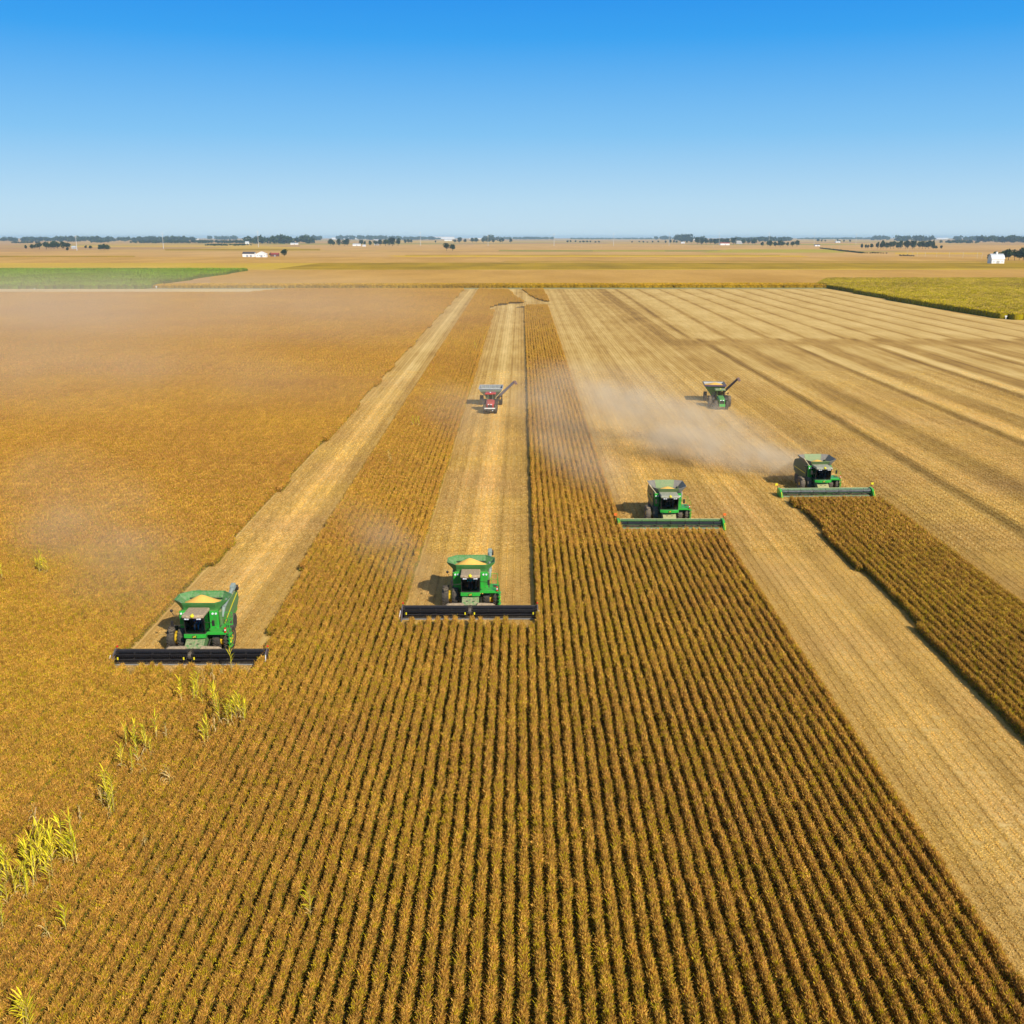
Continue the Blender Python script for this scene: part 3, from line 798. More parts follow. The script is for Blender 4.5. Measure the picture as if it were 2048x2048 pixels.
grove(198, 222, 501.5, 13, 3, "round dark tree in the clump right of the left power pole", "dark clump right of the left power pole")
tree(569, 512.5, 14, "round dark tree right of the brown shed and white house", k=1, wf=1.25)
tree(541, 512.5, 7, "small bush left of the low brown shed")
tree(893, 501.5, 17, "tall left half of the lone dark tree clump near the centre", k=5, wf=.9)
tree(905, 501.5, 13, "lower right half of the lone dark tree clump near the centre", k=2, wf=1.0)
grove(655, 700, 491.5, 13, 5, "dark tree in the farm grove left of the white farm buildings", "farm grove left of the white buildings")
grove(718, 745, 491, 10, 3, "tree in the middle of the long farm grove", "middle of the long farm grove")
grove(745, 802, 492, 14.5, 6, "tall dark tree in the farm grove around the grain store", "farm grove around the grain store")
grove(808, 826, 486.5, 8, 3, "small far tree right of the long farm grove", "three far trees right of the long grove")
tree(871, 485.5, 4.5, "tiny bush alone on the pale far field near the centre")
grove(906, 1024, 486, 10, 11, "dark tree in the far grove left of the centre horizon", "far grove left of centre")
grove(1132, 1200, 485.5, 5, 9, "low bush in the far hedge right of the centre", "far hedge right of the centre", wf=1.5)
grove(1260, 1322, 485.5, 4, 6, "small scattered bush on the far field right of the hedge", "scattered far bushes", wf=1.3)
grove(1326, 1385, 486.5, 7, 7, "low tree in the far line left of the dark right-hand woods", "low far line of trees")
grove(1388, 1470, 489, 14, 9, "dark tree in the wood behind the white farm sheds", "wood behind the white farm sheds")
grove(1485, 1515, 489, 10, 4, "dark tree beside the red-roofed shed", "trees beside the red-roofed shed")
grove(1522, 1596, 493.5, 12, 9, "dark tree in the low wood left of the tall conifer block", "low wood left of the conifer block")
grove(1722, 1745, 497.5, 11, 4, "dark tree in the small block left of the tall wood", "small block of trees left of the tall wood", wf=.8)
grove(1750, 1868, 498, 17, 17, "dark tall tree in the square wood on the right", "square wood on the right", wf=.75)
grove(1862, 1884, 498, 8, 3, "low tree at the right end of the square wood", "low trees at the end of the square wood")
grove(1985, 2060, 521, 22, 8, "big dark tree behind the white barn", "big trees behind the white barn", jit=2, wf=.85)
tree(1980, 523, 14, "dark tree at the left corner of the white barn", k=0)
grove(1632, 1656, 484.5, 6, 3, "tiny far tree on the right skyline", "tiny far trees on the right skyline")
grove(1669, 1702, 484.8, 6, 4, "tiny far tree by the small white shed on the right skyline", "far trees by the small white shed")

# far woods that read as one dark line on the skyline
far_crown = [leaf_crown(rr, 110, 15, 13, 1.5, 3.0, 7) for _ in range(4)]
def woods(name, spans, lab):
    P = []; S = []
    for x0, x1, base, hp in spans:
        Xa, Ya = G(x0, base); Xb, _ = G(x1, base); hm = 1.05 * hp * Ya / FPX
        n = max(3, int(abs(Xb - Xa) / (hm * .55)) * 2)
        for i in range(n):
            P.append((random.uniform(Xa, Xb), Ya + random.uniform(-60, 200), 0)); q = hm / 14.5 * random.uniform(.65, 1.08); S.append((q * 1.25, q * 1.25, q))
    P = np.array(P); n = len(P)
    o = scatter(name, far_crown, P, rng.uniform(0, 6.28, n), np.array(S), rng.integers(0, 4, n), LEAF)
    tag(o, lab, "woodland", None, "stuff")
woods("distant_woodland", [(-60, 60, 483.5, 9), (50, 120, 483, 9), (110, 200, 483.5, 10), (200, 300, 483, 9), (290, 340, 483, 10), (330, 385, 483.5, 10), (260, 510, 486.5, 6), (405, 480, 491.5, 3.5), (20, 60, 486.5, 4), (175, 200, 485.5, 5)], "dark wooded line along the left skyline")
woods("distant_woodland", [(484, 560, 487.5, 15), (540, 600, 487.5, 16), (590, 622, 487, 12), (420, 470, 480, 8), (600, 640, 481, 9), (668, 740, 479.5, 8), (735, 800, 480, 8), (780, 870, 479.8, 6), (860, 880, 479, 4), (970, 1000, 482, 11), (1000, 1108, 479, 5)], "dark woods on the skyline left of the middle")
woods("distant_woodland", [(1140, 1320, 478.6, 3), (1310, 1360, 479.5, 7), (1350, 1412, 483, 13), (1480, 1520, 481, 6), (1484, 1560, 483.5, 10), (1535, 1590, 482, 8), (1600, 1700, 478.8, 3.5), (1690, 1760, 479, 4), (1750, 1780, 480.5, 9), (1790, 1862, 483, 11), (1925, 1990, 481.5, 9), (1980, 2120, 485.5, 13), (1900, 1960, 486.5, 6)], "dark woods on the right skyline")

# ------------------------------------------------------------------ far buildings
ROOFG = mat("pale_metal_roof", (0.50, 0.53, 0.56), 0.5, 0.1)
ROOFD = mat("dark_shingle", (0.07, 0.06, 0.06), 0.8)
ROOFR = mat("red_roof", (0.30, 0.05, 0.04), 0.7)
WALLW = mat("white_siding", (0.80, 0.80, 0.78), 0.6, var=0.04)
WALLB = mat("brown_boards", (0.16, 0.07, 0.05), 0.8)
WALLG = mat("grey_concrete", (0.42, 0.41, 0.38), 0.8)
PANE = mat("dark_pane", (0.03, 0.04, 0.05), 0.2)
DOORG = mat("grey_door", (0.30, 0.33, 0.38), 0.6)
def building(name, px, base, wpx, hpx, label, wall=None, roof=None, pitch=.35, depth=.6, doors=1, windows=2, rz=0.0, ridge='x', cat="building", group=None):
    x, y = G(px, base); W = wpx * y / FPX; H = hpx * y / FPX
    D = max(6, min(W * depth, 40)); eave = H * (1 - pitch)
    e = empty(name, (x, y + D / 2, 0), rz, label, cat, group)
    wall = wall or WALLW; roof = roof or ROOFG
    b = MB()
    if ridge == 'x': b.prism_x([(-D / 2, 0), (D / 2, 0), (D / 2, eave), (0, H - .1), (-D / 2, eave)], -W / 2, W / 2)
    else: b.prism_y([(-W / 2, 0), (W / 2, 0), (W / 2, eave), (0, H - .1), (-W / 2, eave)], -D / 2, D / 2)
    b.build("wall", wall, e)
    b = MB(); t = .25; ov = .4
    if ridge == 'x':
        for s in (-1, 1): b.prism_x([(s * (D / 2 + ov), eave - ov * .5), (s * (D / 2 + ov), eave - ov * .5 + t), (0, H + t), (0, H)], -W / 2 - ov, W / 2 + ov)
    else:
        for s in (-1, 1): b.prism_y([(s * (W / 2 + ov), eave - ov * .5), (s * (W / 2 + ov), eave - ov * .5 + t), (0, H + t), (0, H)], -D / 2 - ov, D / 2 + ov)
    b.build("roof", roof, e)
    for i in range(doors):
        b = MB(); cx = (i + .5) / doors * W * .6 - W * .3 + W * .05; dw = min(3.6, W * .2); dh = min(eave * .75, 3.6)
        b.span(cx - dw / 2, cx + dw / 2, -D / 2 - .08, -D / 2 + .05, 0.02, dh); b.build("door", DOORG, e)
    for i in range(windows):
        b = MB(); cx = (i + .5) / windows * W * .9 - W * .45
        b.span(cx - .5, cx + .5, -D / 2 - .06, -D / 2 + .05, eave * .45, eave * .45 + 1.1); b.build("window", PANE, e)
    return e
building("farm_shed", 497, 514, 23, 9.5, "white farm shed with dark roof left of the white house", roof=ROOFD, windows=0, doors=2)
building("farmhouse", 522, 514.5, 20, 10.5, "white gabled farmhouse right of the dark-roofed shed", roof=WALLW, ridge='y', pitch=.4, windows=4)
building("low_barn", 549, 513, 15, 6.5, "low brown barn between the farmhouse and the round tree", wall=WALLB, roof=ROOFR, windows=0)
# the white barn with its cupola
def white_barn():
    x, y = G(1995, 527); s = y / FPX
    W = 25.5 * s; H = 18 * s; D = 11
    e = empty("barn", (x, y + D / 2, 0), R(4), "white barn with grey gambrel roof and cupola at the right edge", "barn")
    b = MB(); ev = H * .48
    b.prism_x([(-D / 2, 0), (D / 2, 0), (D / 2, ev), (D * .3, H * .82), (0, H - .1), (-D * .3, H * .82), (-D / 2, ev)], -W / 2, W / 2); b.build("wall", WALLW, e)
    b = MB(); t = .2
    for q in (-1, 1):
        b.prism_x([(q * (D / 2 + .4), ev - .2), (q * (D / 2 + .4), ev), (q * D * .31, H * .82 + t), (q * D * .31, H * .82)], -W / 2 - .5, W / 2 + .5)
        b.prism_x([(q * D * .31, H * .82), (q * D * .31, H * .82 + t), (0, H + t), (0, H)], -W / 2 - .5, W / 2 + .5)
    b.build("roof", ROOFG, e)
    b = MB(); b.span(-1.0, 1.0, -1, 1, H - .5, H + 1.8); b.add([(-1.2, -1.2, H + 1.8), (1.2, -1.2, H + 1.8), (1.2, 1.2, H + 1.8), (-1.2, 1.2, H + 1.8), (0, 0, H + 3.0)], [(0, 1, 4), (1, 2, 4), (2, 3, 4), (3, 0, 4), (3, 2, 1, 0)])
    o = b.build("cupola", WALLW, e)
    b = MB(); b.span(-2.0, 2.0, -D / 2 - .1, -D / 2 + .05, 0.02, 3.6); b.build("door", WALLG, e)
    for cx in (-5.5, 5.5):
        b = MB(); b.span(cx - .5, cx + .5, -D / 2 - .07, -D / 2 + .05, 1.5, 2.6); b.build("window", PANE, e)
white_barn()
building("grain_store", 753, 490.5, 9, 11, "tall grey grain store in the middle of the farm grove", wall=WALLG, roof=ROOFG, pitch=.1, windows=0, doors=0)
building("farm_shed", 713, 492, 15, 4.5, "low white shed under the trees of the long grove", windows=0)
building("farm_shed", 728, 493, 6, 3.5, "tiny white shed right of the low white shed in the grove", windows=0)
building("farm_shed", 588, 489.3, 14, 3.5, "small white shed in front of the left woods", windows=0)
building("warehouse", 700, 478.6, 70, 3.6, "long white warehouse on the skyline left of the farm grove", pitch=.15, windows=0, depth=.2)
building("warehouse", 782, 478.8, 40, 3.8, "white warehouse on the skyline over the farm grove", pitch=.15, windows=0, depth=.2)
building("warehouse", 826, 478.2, 38, 3.8, "white warehouse on the skyline right of the farm grove", pitch=.15, windows=0, depth=.2)
building("warehouse", 886, 478.2, 44, 4.8, "longest bright white warehouse near the middle of the skyline", pitch=.15, windows=0, depth=.2)
building("farm_shed", 896, 482.0, 14, 3.4, "white shed just above the lone dark tree", windows=0)
building("warehouse", 955, 478.6, 32, 2.6, "low white warehouse right of the longest skyline warehouse", pitch=.15, windows=0, depth=.2)
building("farmhouse", 296, 480.5, 7, 4.6, "small white farmhouse on the left skyline", windows=0)
building("farm_shed", 310, 481, 6, 3, "tiny pale shed beside the white farmhouse on the left skyline", windows=0, wall=WALLG)
building("farm_shed", 391, 480, 10, 3.0, "small white shed among the woods on the left skyline", windows=0)
building("farmhouse", 494, 488, 7, 5, "white house at the left end of the dark woods", windows=0)
building("farm_shed", 147, 498, 8, 5.5, "pale grey shed between the hazy grove and the left power pole", wall=WALLG, windows=0)
building("farmhouse", 12, 479.5, 9, 3, "pale house at the left end of the skyline", windows=0)
building("farm_shed", 1355, 481, 9, 4.5, "white shed at the edge of the skyline wood", windows=0)
building("farm_shed", 1378, 480.5, 22, 4, "long white shed in front of the dark skyline wood", windows=0, depth=.4)
building("farm_shed", 1366, 486.8, 7, 3, "tiny white shed below the skyline wood", windows=0)
building("farm_shed", 1450, 490.3, 18, 5, "white shed with red roof in front of the dark trees", roof=ROOFR, windows=0)
building("farmhouse", 1479, 488, 12, 6, "grey roofed house right of the red-roofed shed", roof=WALLG, wall=WALLG, windows=0)
building("farm_shed", 1676, 485.3, 9, 3, "small white shed in the gap of the right skyline", windows=0)
building("farmhouse", 1760, 477.5, 12, 3.5, "white house on the skyline over the square wood", windows=0)
building("farm_shed", 1635, 492.5, 10, 4, "small shed with a dark roof beside the long hedge", roof=ROOFD, windows=0)
building("farmhouse", 1885, 478.5, 22, 3.2, "pale houses roofline on the skyline right of the square wood", windows=0, depth=.3)
building("farmhouse", 2012, 481.8, 5, 3, "tiny white house before the right skyline woods", windows=0)

# ------------------------------------------------------------------ poles
POLE = mat("pale_steel_pole", (0.62, 0.62, 0.60), 0.6)
WOOD = mat("weathered_wood_pole", (0.62, 0.52, 0.36), 0.8)
def pylon(px, base, top, label):
    x, y = G(px, base); h = (base - top) * y / FPX
    e = empty("power_pylon", (x, y, 0), R(20), label, "power pole", "tall power poles across the plain")
    b = MB(); b.cyl((0, 0, 0), (0, 0, h), .75, .35, 8); b.build("pole", POLE, e)
    for k, wd in ((.86, 4.5), (.93, 3.8), (.995, 2.8)):
        b = MB(); b.box((0, 0, h * k), (wd * 2, .3, .3)); b.build("crossarm", POLE, e)
for i, (px, b_, t_) in enumerate([(154, 501, 473), (327, 497, 467), (517, 494.5, 463.5), (841, 491, 465.5), (976, 492, 472), (1108, 491.8, 468.5), (1227, 491.5, 467.5), (1338, 491, 466), (1438, 490.5, 466), (1537.5, 490, 466.5), (1628, 488.5, 467), (1711.5, 489, 468), (1790, 483, 467)]):
    pylon(px, b_, t_, "tall thin steel power pole, %s" % ["furthest left, beside the hazy grove", "between the hazy grove and the left woods", "in front of the dark left woods", "left of the lone dark tree", "between the lone dark tree and the middle", "alone on the plain right of the middle", "over the low far hedge", "left of the wood behind the white sheds", "over the wood behind the white sheds", "over the low wood on the right", "just right of the low wood", "left of the square wood", "over the square wood, furthest right"][i])
for i, (px, b_, h_) in enumerate([(1814, 512.5, 12), (1824, 512.8, 8), (1834, 513, 8.5), (1850, 513.2, 8.5), (1873, 513.5, 8.5), (1898, 515, 9.5), (1925.5, 516.5, 11.5), (1954, 517, 12), (1963.5, 517, 12), (1662, 499.5, 8), (1678, 500, 8), (1163, 495, 5), (1203, 495, 5), (1325, 496, 6), (1366, 496, 6), (1427, 496, 6)]):
    x, y = G(px, b_); h = h_ * y / FPX
    e = empty("utility_pole", (x, y, 0), R(-10), "short wooden utility pole beside the %s road" % ("right-hand" if i < 9 else "far"), "utility pole", "utility poles along the right-hand road" if i < 9 else "utility poles along the far road")
    b = MB(); b.cyl((0, 0, 0), (0, 0, h), .26, .2, 6); b.build("pole", WOOD, e)
    b = MB(); b.box((0, 0, h - .7), (2.4, .2, .2)); b.build("crossarm", WOOD, e)
HEDGE = attr_mat("hedge_leaves", (0.6, 0.6, 0.6), 0.2, 0.2, 0.05)
def hedge(name, a, b_, lab):
    (xa, ya), (xb, yb) = G(*a), G(*b_); L = math.hypot(xb - xa, yb - ya); n = int(L / 5)
    t = (np.arange(n) + .5) / n
    v, f, c = leaf_crown(rr, 60, 6, 3, .2, 1.0, 5)
    tag(scatter(name, [(v, f, c)], np.stack([xa + (xb - xa) * t, ya + (yb - ya) * t, np.zeros(n)], 1), rng.uniform(0, 6, n), np.ones((n, 3)) * rng.uniform(.7, 1.1, (n, 1)), np.zeros(n), HEDGE), lab, "hedge", None, "stuff")
hedge("hedgerow", (1640, 497), (1725, 507), "dark hedge running down to the right across the far fields")
hedge("hedgerow", (1727, 507.3), (1775, 507.6), "dark hedge continuing level below the square wood")
hedge("hedgerow", (1798, 512.2), (1828, 513), "short dark hedge at the foot of the utility poles")
for px, py, hp, lab in ((1651, 574, 6, "white marker post at the near corner of the long corn strip"), (2010, 638, 7, "pale marker post at the end of the tall corn edge"), (313.5, 577, 5, "pale marker post at the tip of the green corn field"), (70, 579, 2.6, "low white marker at the left end of the pale headland")):
    x, y = G(px, py); h = hp * y / FPX
    b = MB(); b.box((0, 0, h / 2), (.35, .3, h)); b.box((0, 0, h * .8), (.9, .34, h * .32))
    o = b.build("marker_post", WHITE); o.location = (x, y - .6, 0); tag(o, lab, "post")

#@@MACHINES@@
# ------------------------------------------------------------------ machines
def wheel(parent, x, y, r, w_, tyre=TYRE, rim=YELLOW, side=1, rimf=0.55, name="wheel", lugs=22, proud=0.0):
    e = bpy.data.objects.new(name, None); COL.objects.link(e); e.parent = parent; e.location = (x, y, r)
    b = MB(); h = w_ / 2
    b.lathe_x([(-h * .8, r * rimf), (-h, r * .72), (-h * .92, r * .9), (-h * .6, r * .955), (0, r * .965), (h * .6, r * .955), (h * .92, r * .9), (h, r * .72), (h * .8, r * rimf)], 0, 0, 0, 32)
    for i in range(lugs):
        for s in (-1, 1):
            a = 2 * PI * (i + (.5 if s > 0 else 0)) / lugs
            M = Matrix.Rotation(a, 3, 'X')
            c = M @ Vector((s * h * .5, 0, r * .965))
            b.box(tuple(c), (h * .98, .055 * r, .07 * r), (M @ Matrix.Rotation(s * .6, 3, 'Z')).to_euler())
    b.build("tyre", tyre, e, smooth=True)
    b = MB(); q = h * (.72 + proud)
    b.lathe_x([(-q, r * .15), (-q * .9, r * rimf * .9), (-q, r * rimf * 1.0), (q, r * rimf * 1.0), (q * .9, r * rimf * .9), (q, r * .15)], 0, 0, 0, 24)
    b.build("rim", rim, e, smooth=True)
    return e

def seated_person(loc, shirt, trousers, label, rz=0.0, s=1.0):
    """a driver on his seat, facing -Y, both hands forward on the wheel"""
    SK = mat("skin", (0.45, 0.25, 0.17), 0.6)
    J = {"pelvis": ((0, .05, .12), .15), "waist": ((0, .06, .30), .135), "chest": ((0, .05, .48), .165), "neck": ((0, .03, .66), .06), "chin": ((0, .0, .74), .075), "head": ((0, .0, .82), .1), "crown": ((0, .01, .90), .075),
         "hl": ((-.11, 0, .10), .095), "kl": ((-.16, -.44, .14), .068), "al": ((-.15, -.50, -.30), .048), "tl": ((-.15, -.68, -.34), .038),
         "hr": ((.11, 0, .10), .095), "kr": ((.16, -.44, .14), .068), "ar": ((.15, -.50, -.30), .048), "tr": ((.15, -.68, -.34), .038),
         "sl": ((-.20, .05, .55), .07), "el": ((-.29, -.08, .30), .048), "wl": ((-.16, -.36, .36), .032), "pl": ((-.12, -.44, .37), .035),
         "sr": ((.20, .05, .55), .07), "er": ((.29, -.08, .30), .048), "wr": ((.16, -.36, .36), .032), "pr": ((.12, -.44, .37), .035)}
    Ed = [("pelvis", "waist"), ("waist", "chest"), ("chest", "neck"), ("neck", "chin"), ("chin", "head"), ("head", "crown"), ("pelvis", "hl"), ("hl", "kl"), ("kl", "al"), ("al", "tl"), ("pelvis", "hr"), ("hr", "kr"), ("kr", "ar"), ("ar", "tr"), ("chest", "sl"), ("sl", "el"), ("el", "wl"), ("wl", "pl"), ("chest", "sr"), ("sr", "er"), ("er", "wr"), ("wr", "pr")]
    ks = list(J)
    # five fingers closed round the wheel rim on each hand
    V = [J[k][0] for k in ks]; Rr = [J[k][1] for k in ks]; E2 = [(ks.index(a), ks.index(b)) for a, b in Ed]
    for sg, root in ((-1, "pl"), (1, "pr")):
        base = Vector(J[root][0])
        for fi, (dz, ln) in enumerate(((.03, .05), (.012, .06), (-.006, .055), (-.022, .042))):
            i0 = len(V); V.append(tuple(base + Vector((0, -.03, dz)))); Rr.append(.010)
            V.append(tuple(base + Vector((-sg * .012, -.03 - ln * .6, dz)))); Rr.append(.009)
            V.append(tuple(base + Vector((-sg * .045, -.02 - ln * .6, dz)))); Rr.append(.008)
            E2 += [(ks.index(root), i0), (i0, i0 + 1), (i0 + 1, i0 + 2)]
        i0 = len(V); V.append(tuple(base + Vector((-sg * .03, .0, .03)))); Rr.append(.011); V.append(tuple(base + Vector((-sg * .05, -.03, .035)))); Rr.append(.009)
        E2 += [(ks.index(root), i0), (i0, i0 + 1)]
    me = bpy.data.meshes.new("person"); me.from_pydata(V, E2, [])
    o = bpy.data.objects.new("person", me); COL.objects.link(o)
    md = o.modifiers.new("skin", 'SKIN')
    sv = me.skin_vertices[0].data if me.skin_vertices else None
    if sv is None:
        bm = bmesh.new(); bm.from_mesh(me); bm.verts.layers.skin.verify(); bm.to_mesh(me); bm.free(); sv = me.skin_vertices[0].data
    for i, q in enumerate(Rr): sv[i].radius = (q, q)
    sv[0].use_root = True
    su = o.modifiers.new("sub", 'SUBSURF'); su.levels = 1; su.render_levels = 1
    # skin, shirt and trousers told apart by where they lie on the body
    m = bpy.data.materials.new("driver_clothes"); m.use_nodes = True; n, l = nodes_of(m); b = n["Principled BSDF"]; b.inputs["Roughness"].default_value = .9
    tc = n.new("ShaderNodeTexCoord"); sx = n.new("ShaderNodeSeparateXYZ"); l.new(tc.outputs["Object"], sx.inputs[0])
    def step(src, thr, gt=True):
        q = n.new("ShaderNodeMath"); q.operation = 'GREATER_THAN' if gt else 'LESS_THAN'; l.new(src, q.inputs[0]); q.inputs[1].default_value = thr; return q.outputs[0]
    def mix(f, a, b2):
        q = n.new("ShaderNodeMixRGB"); l.new(f, q.inputs[0])
        for i, c in ((1, a), (2, b2)):
            if isinstance(c, tuple): q.inputs[i].default_value = c + (1,)
            else: l.new(c, q.inputs[i])
        return q.outputs[0]
    col = mix(step(sx.outputs["Z"], .24), trousers, shirt)
    hz = n.new("ShaderNodeMath"); hz.operation = 'MULTIPLY'; l.new(step(sx.outputs["Y"], -.27, False), hz.inputs[0]); l.new(step(sx.outputs["Z"], .28), hz.inputs[1])
    col = mix(hz.outputs[0], col, (0.45, 0.25, 0.17)); col = mix(step(sx.outputs["Z"], .665), col, (0.45, 0.25, 0.17))
    col = mix(step(sx.outputs["Z"], -.26, False), col, (.03, .025, .02))
    l.new(col, b.inputs["Base Color"]); me.materials.append(m)
    b = MB(); b.ball((0, .005, .865), .108, .9, 12, 6, True); b.box((0, -.11, .875), (.15, .1, .02)); b.build("cap", mat("dark_cap", (.03, .05, .03), .9), o)
    b = MB(); 
    for sx_ in (-1, 1): b.box((sx_ * .035, -.092, .83), (.022, .012, .012))
    b.build("eyes", DARK, o)
    b = MB(); b.loft([[(-.018, -.085, .78), (.018, -.085, .78), (.0, -.085, .80)], [(-.006, -.118, .785), (.006, -.118, .785), (0, -.108, .81)]]); b.build("nose", SK, o)
    o.location = loc; o.rotation_euler = (0, 0, rz); o.scale = (s, s, s)
    return tag(o, label, "person")

def local(root, p):
    M = Matrix.Translation(root.location) @ root.rotation_euler.to_matrix().to_4x4()
    return M @ Vector(p)

def deer(b, c, s):
    """small leaping animal silhouette, in relief on the plate"""
    pr = [(-.5, .05), (-.38, .16), (-.05, .15), (.15, .2), (.28, .36), (.22, .5), (.3, .48), (.36, .38), (.5, .34), (.46, .26), (.36, .2), (.33, .02), (.52, -.1), (.5, -.16), (.26, -.06), (.05, -.05), (-.2, -.05), (-.34, -.22), (-.52, -.3), (-.54, -.25), (-.42, -.16), (-.42, 0)]
    b.prism_y([(c[0] + x * s, c[2] + z * s) for x, z in pr], c[1] - .02, c[1])

def make_combine(style, X, Y, label, plabel, shirt, trousers, rz=0.0, flag=None, glabel=None, grain_h=1.0):
    A = style == 'A'
    root = empty("combine_harvester", (X, Y, 0), rz, label, "combine harvester", "green combines cutting the soybeans")
    P = root
    # --- body
    b = MB()
    if A:
        b.prism_x([(-.1, 1.35), (-.1, 3.4), (2.5, 3.4), (2.9, 3.2), (4.6, 3.2), (5.5, 2.8), (6.2, 1.9), (6.1, 1.2), (4.6, 1.0), (1.0, 1.0)], -1.5, 1.5)
    else:
        b.prism_x([(-.1, 1.35), (-.1, 3.35), (2.7, 3.45), (4.8, 3.3), (5.6, 2.9), (6.2, 2.0), (6.0, 1.3), (4.6, 1.0), (1.0, 1.0)], -1.45, 1.45)
    b.build("body", GREEN if A else GREEN, P, .05)
    for s in (-1, 1):
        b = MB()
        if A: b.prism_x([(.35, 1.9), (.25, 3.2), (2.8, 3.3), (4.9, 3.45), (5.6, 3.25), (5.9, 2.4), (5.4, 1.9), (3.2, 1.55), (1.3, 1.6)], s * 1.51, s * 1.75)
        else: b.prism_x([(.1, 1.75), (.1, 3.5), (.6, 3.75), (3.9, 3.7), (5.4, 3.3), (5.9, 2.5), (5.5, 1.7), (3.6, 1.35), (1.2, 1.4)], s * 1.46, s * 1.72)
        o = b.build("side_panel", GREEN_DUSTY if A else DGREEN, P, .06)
        b = MB()
        if A: b.prism_x([(.6, 1.78), (.72, 1.70), (5.35, 3.02), (5.25, 3.12)], s * 1.752, s * 1.775)
        else: b.prism_x([(.6, 2.35), (.6, 2.25), (5.3, 2.25), (5.3, 2.35)], s * 1.722, s * 1.745)
        b.build("stripe", LEMON, o)
    # --- cab
    cw = .86 if A else 1.06
    y0, y1 = (-1.7, -.12) if A else (-1.95, -.12)
    zf, zr = 1.95, 3.42
    b = MB()
    b.span(-cw, cw, y0 + .1, y1, zf - .12, zf)
    for s in (-1, 1):
        b.box((s * (cw - .04), y0 + .17, (zf + zr) / 2), (.07, .09, zr - zf), (R(5), 0, 0))
        b.box((s * (cw - .04), y1 - .05, (zf + zr) / 2), (.08, .1, zr - zf))
        b.box((s * (cw - .04), (y0 + y1) / 2 + .15, (zf + zr) / 2), (.05, .06, zr - zf))
    b.span(-cw, cw, y1 - .06, y1, zf, zr)
    cab = b.build("cab_frame", BLACK, P, .015)
    b = MB()
    ar = [(-1, 0), (-.66, -.09), (-.33, -.135), (0, -.15), (.33, -.135), (.66, -.09), (1, 0)]
    bulge = 1.0 if not A else .35
    lo = [(a * (cw - .08), y0 + .26 + c * bulge, zf) for a, c in ar]; hi = [(a * (cw - .08), y0 + .05 + c * bulge * .8, zr) for a, c in ar]
    n_ = len(lo); b.add(lo + hi + [(x, y + .02, z) for x, y, z in lo] + [(x, y + .02, z) for x, y, z in hi],
                        [(i, i + 1, n_ + i + 1, n_ + i) for i in range(n_ - 1)])
    b.build("windshield", GLASS, cab, smooth=True)
    for s in (-1, 1):
        b = MB(); b.span(s * (cw - .03), s * (cw - .015), y0 + .2, y1 - .1, zf, zr); b.build("side_window", GLASS, cab)
    b = MB(); b.loft([[(-.3, -.62, zf + .05), (.3, -.62, zf + .05), (.3, -.15, zf + .05), (-.3, -.15, zf + .05)], [(-.3, -.68, zf + .45), (.3, -.68, zf + .45), (.3, -.2, zf + .45), (-.3, -.2, zf + .45)]])
    b.box((0, -.28, zf + .85), (.55, .14, .8), (R(-8), 0, 0)); b.build("seat", DARK, cab, .03)
    b = MB(); b.cyl((0, -1.32, zf), (0, -1.12, zf + .72), .05, .04, 8)
    for i in range(16):
        a0, a1 = 2 * PI * i / 16, 2 * PI * (i + 1) / 16
        f = lambda a: (.19 * math.cos(a), -1.10 + .08 * math.sin(a) * -1, zf + .78 + .16 * math.sin(a))
        b.cyl(f(a0), f(a1), .015, .015, 6)
    b.build("steering_wheel", DARK, cab)
    b = MB(); b.box((.5, -1.0, zf + .5), (.14, .5, .9)); b.box((.62, -1.25, zf + 1.05), (.25, .05, .2)); b.build("console", mat("console_grey", (.08, .08, .09), .6), cab, .02)
    # roof
    b = MB()
    rr_ = lambda k, z, e=0.0: [(-cw * k, y0 - .22 + e, z), (-cw * k * .5, y0 - .34 + e, z), (cw * k * .5, y0 - .34 + e, z), (cw * k, y0 - .22 + e, z), (cw * k, y1 + .05, z), (-cw * k, y1 + .05, z)]
    b.loft([rr_(1.04, zr), rr_(1.06, zr + .14), rr_(.98, zr + .25, .1)])
    b.build("cab_roof", DUSTED if A else mat("dusty_roof", (.33, .33, .24), .9, var=.25, scale=5), cab, .03)
    b = MB(); b.span(-cw * .98, cw * .98, y0 - .20, y0 + .1, zr - .10, zr - .004); b.build("visor", BLACK, cab)
    for xx in (-.68, -.46, .46, .68):
        b = MB(); b.span(xx * cw - .085, xx * cw + .085, y0 - .27, y0 - .2, zr - .13, zr - .03); b.build("work_lamp", LAMP, cab)
    b = MB(); b.cyl((0, y0 - .33, zr + .05), (0, y0 - .1, zr + .33), .05, .05, 6); b.ball((0, y0 - .30, zr + .2), .17, .9, 12, 8); b.build("gps_receiver", LEMON, cab, smooth=True)
    # front band below the windshield
    b = MB()
    b.loft([[(a * cw * 1.05, y0 - .02 + c * (1.6 if not A else .5), z) for a, c in ar] + [(cw * 1.05, y0 + .5, z), (-cw * 1.05, y0 + .5, z)] for z in (1.58, 1.70, 1.90)])
    fb = b.build("front_panel", GREEN2, P, .02)
    b = MB(); b.box((0, y0 - .13 - (.14 if not A else 0), 1.74), (.36, .05, .20)); b.build("emblem_plate", DGREEN, fb)
    b = MB(); deer(b, (0, y0 - .158 - (.14 if not A else 0), 1.73), .26); b.build("emblem", LEMON, fb)
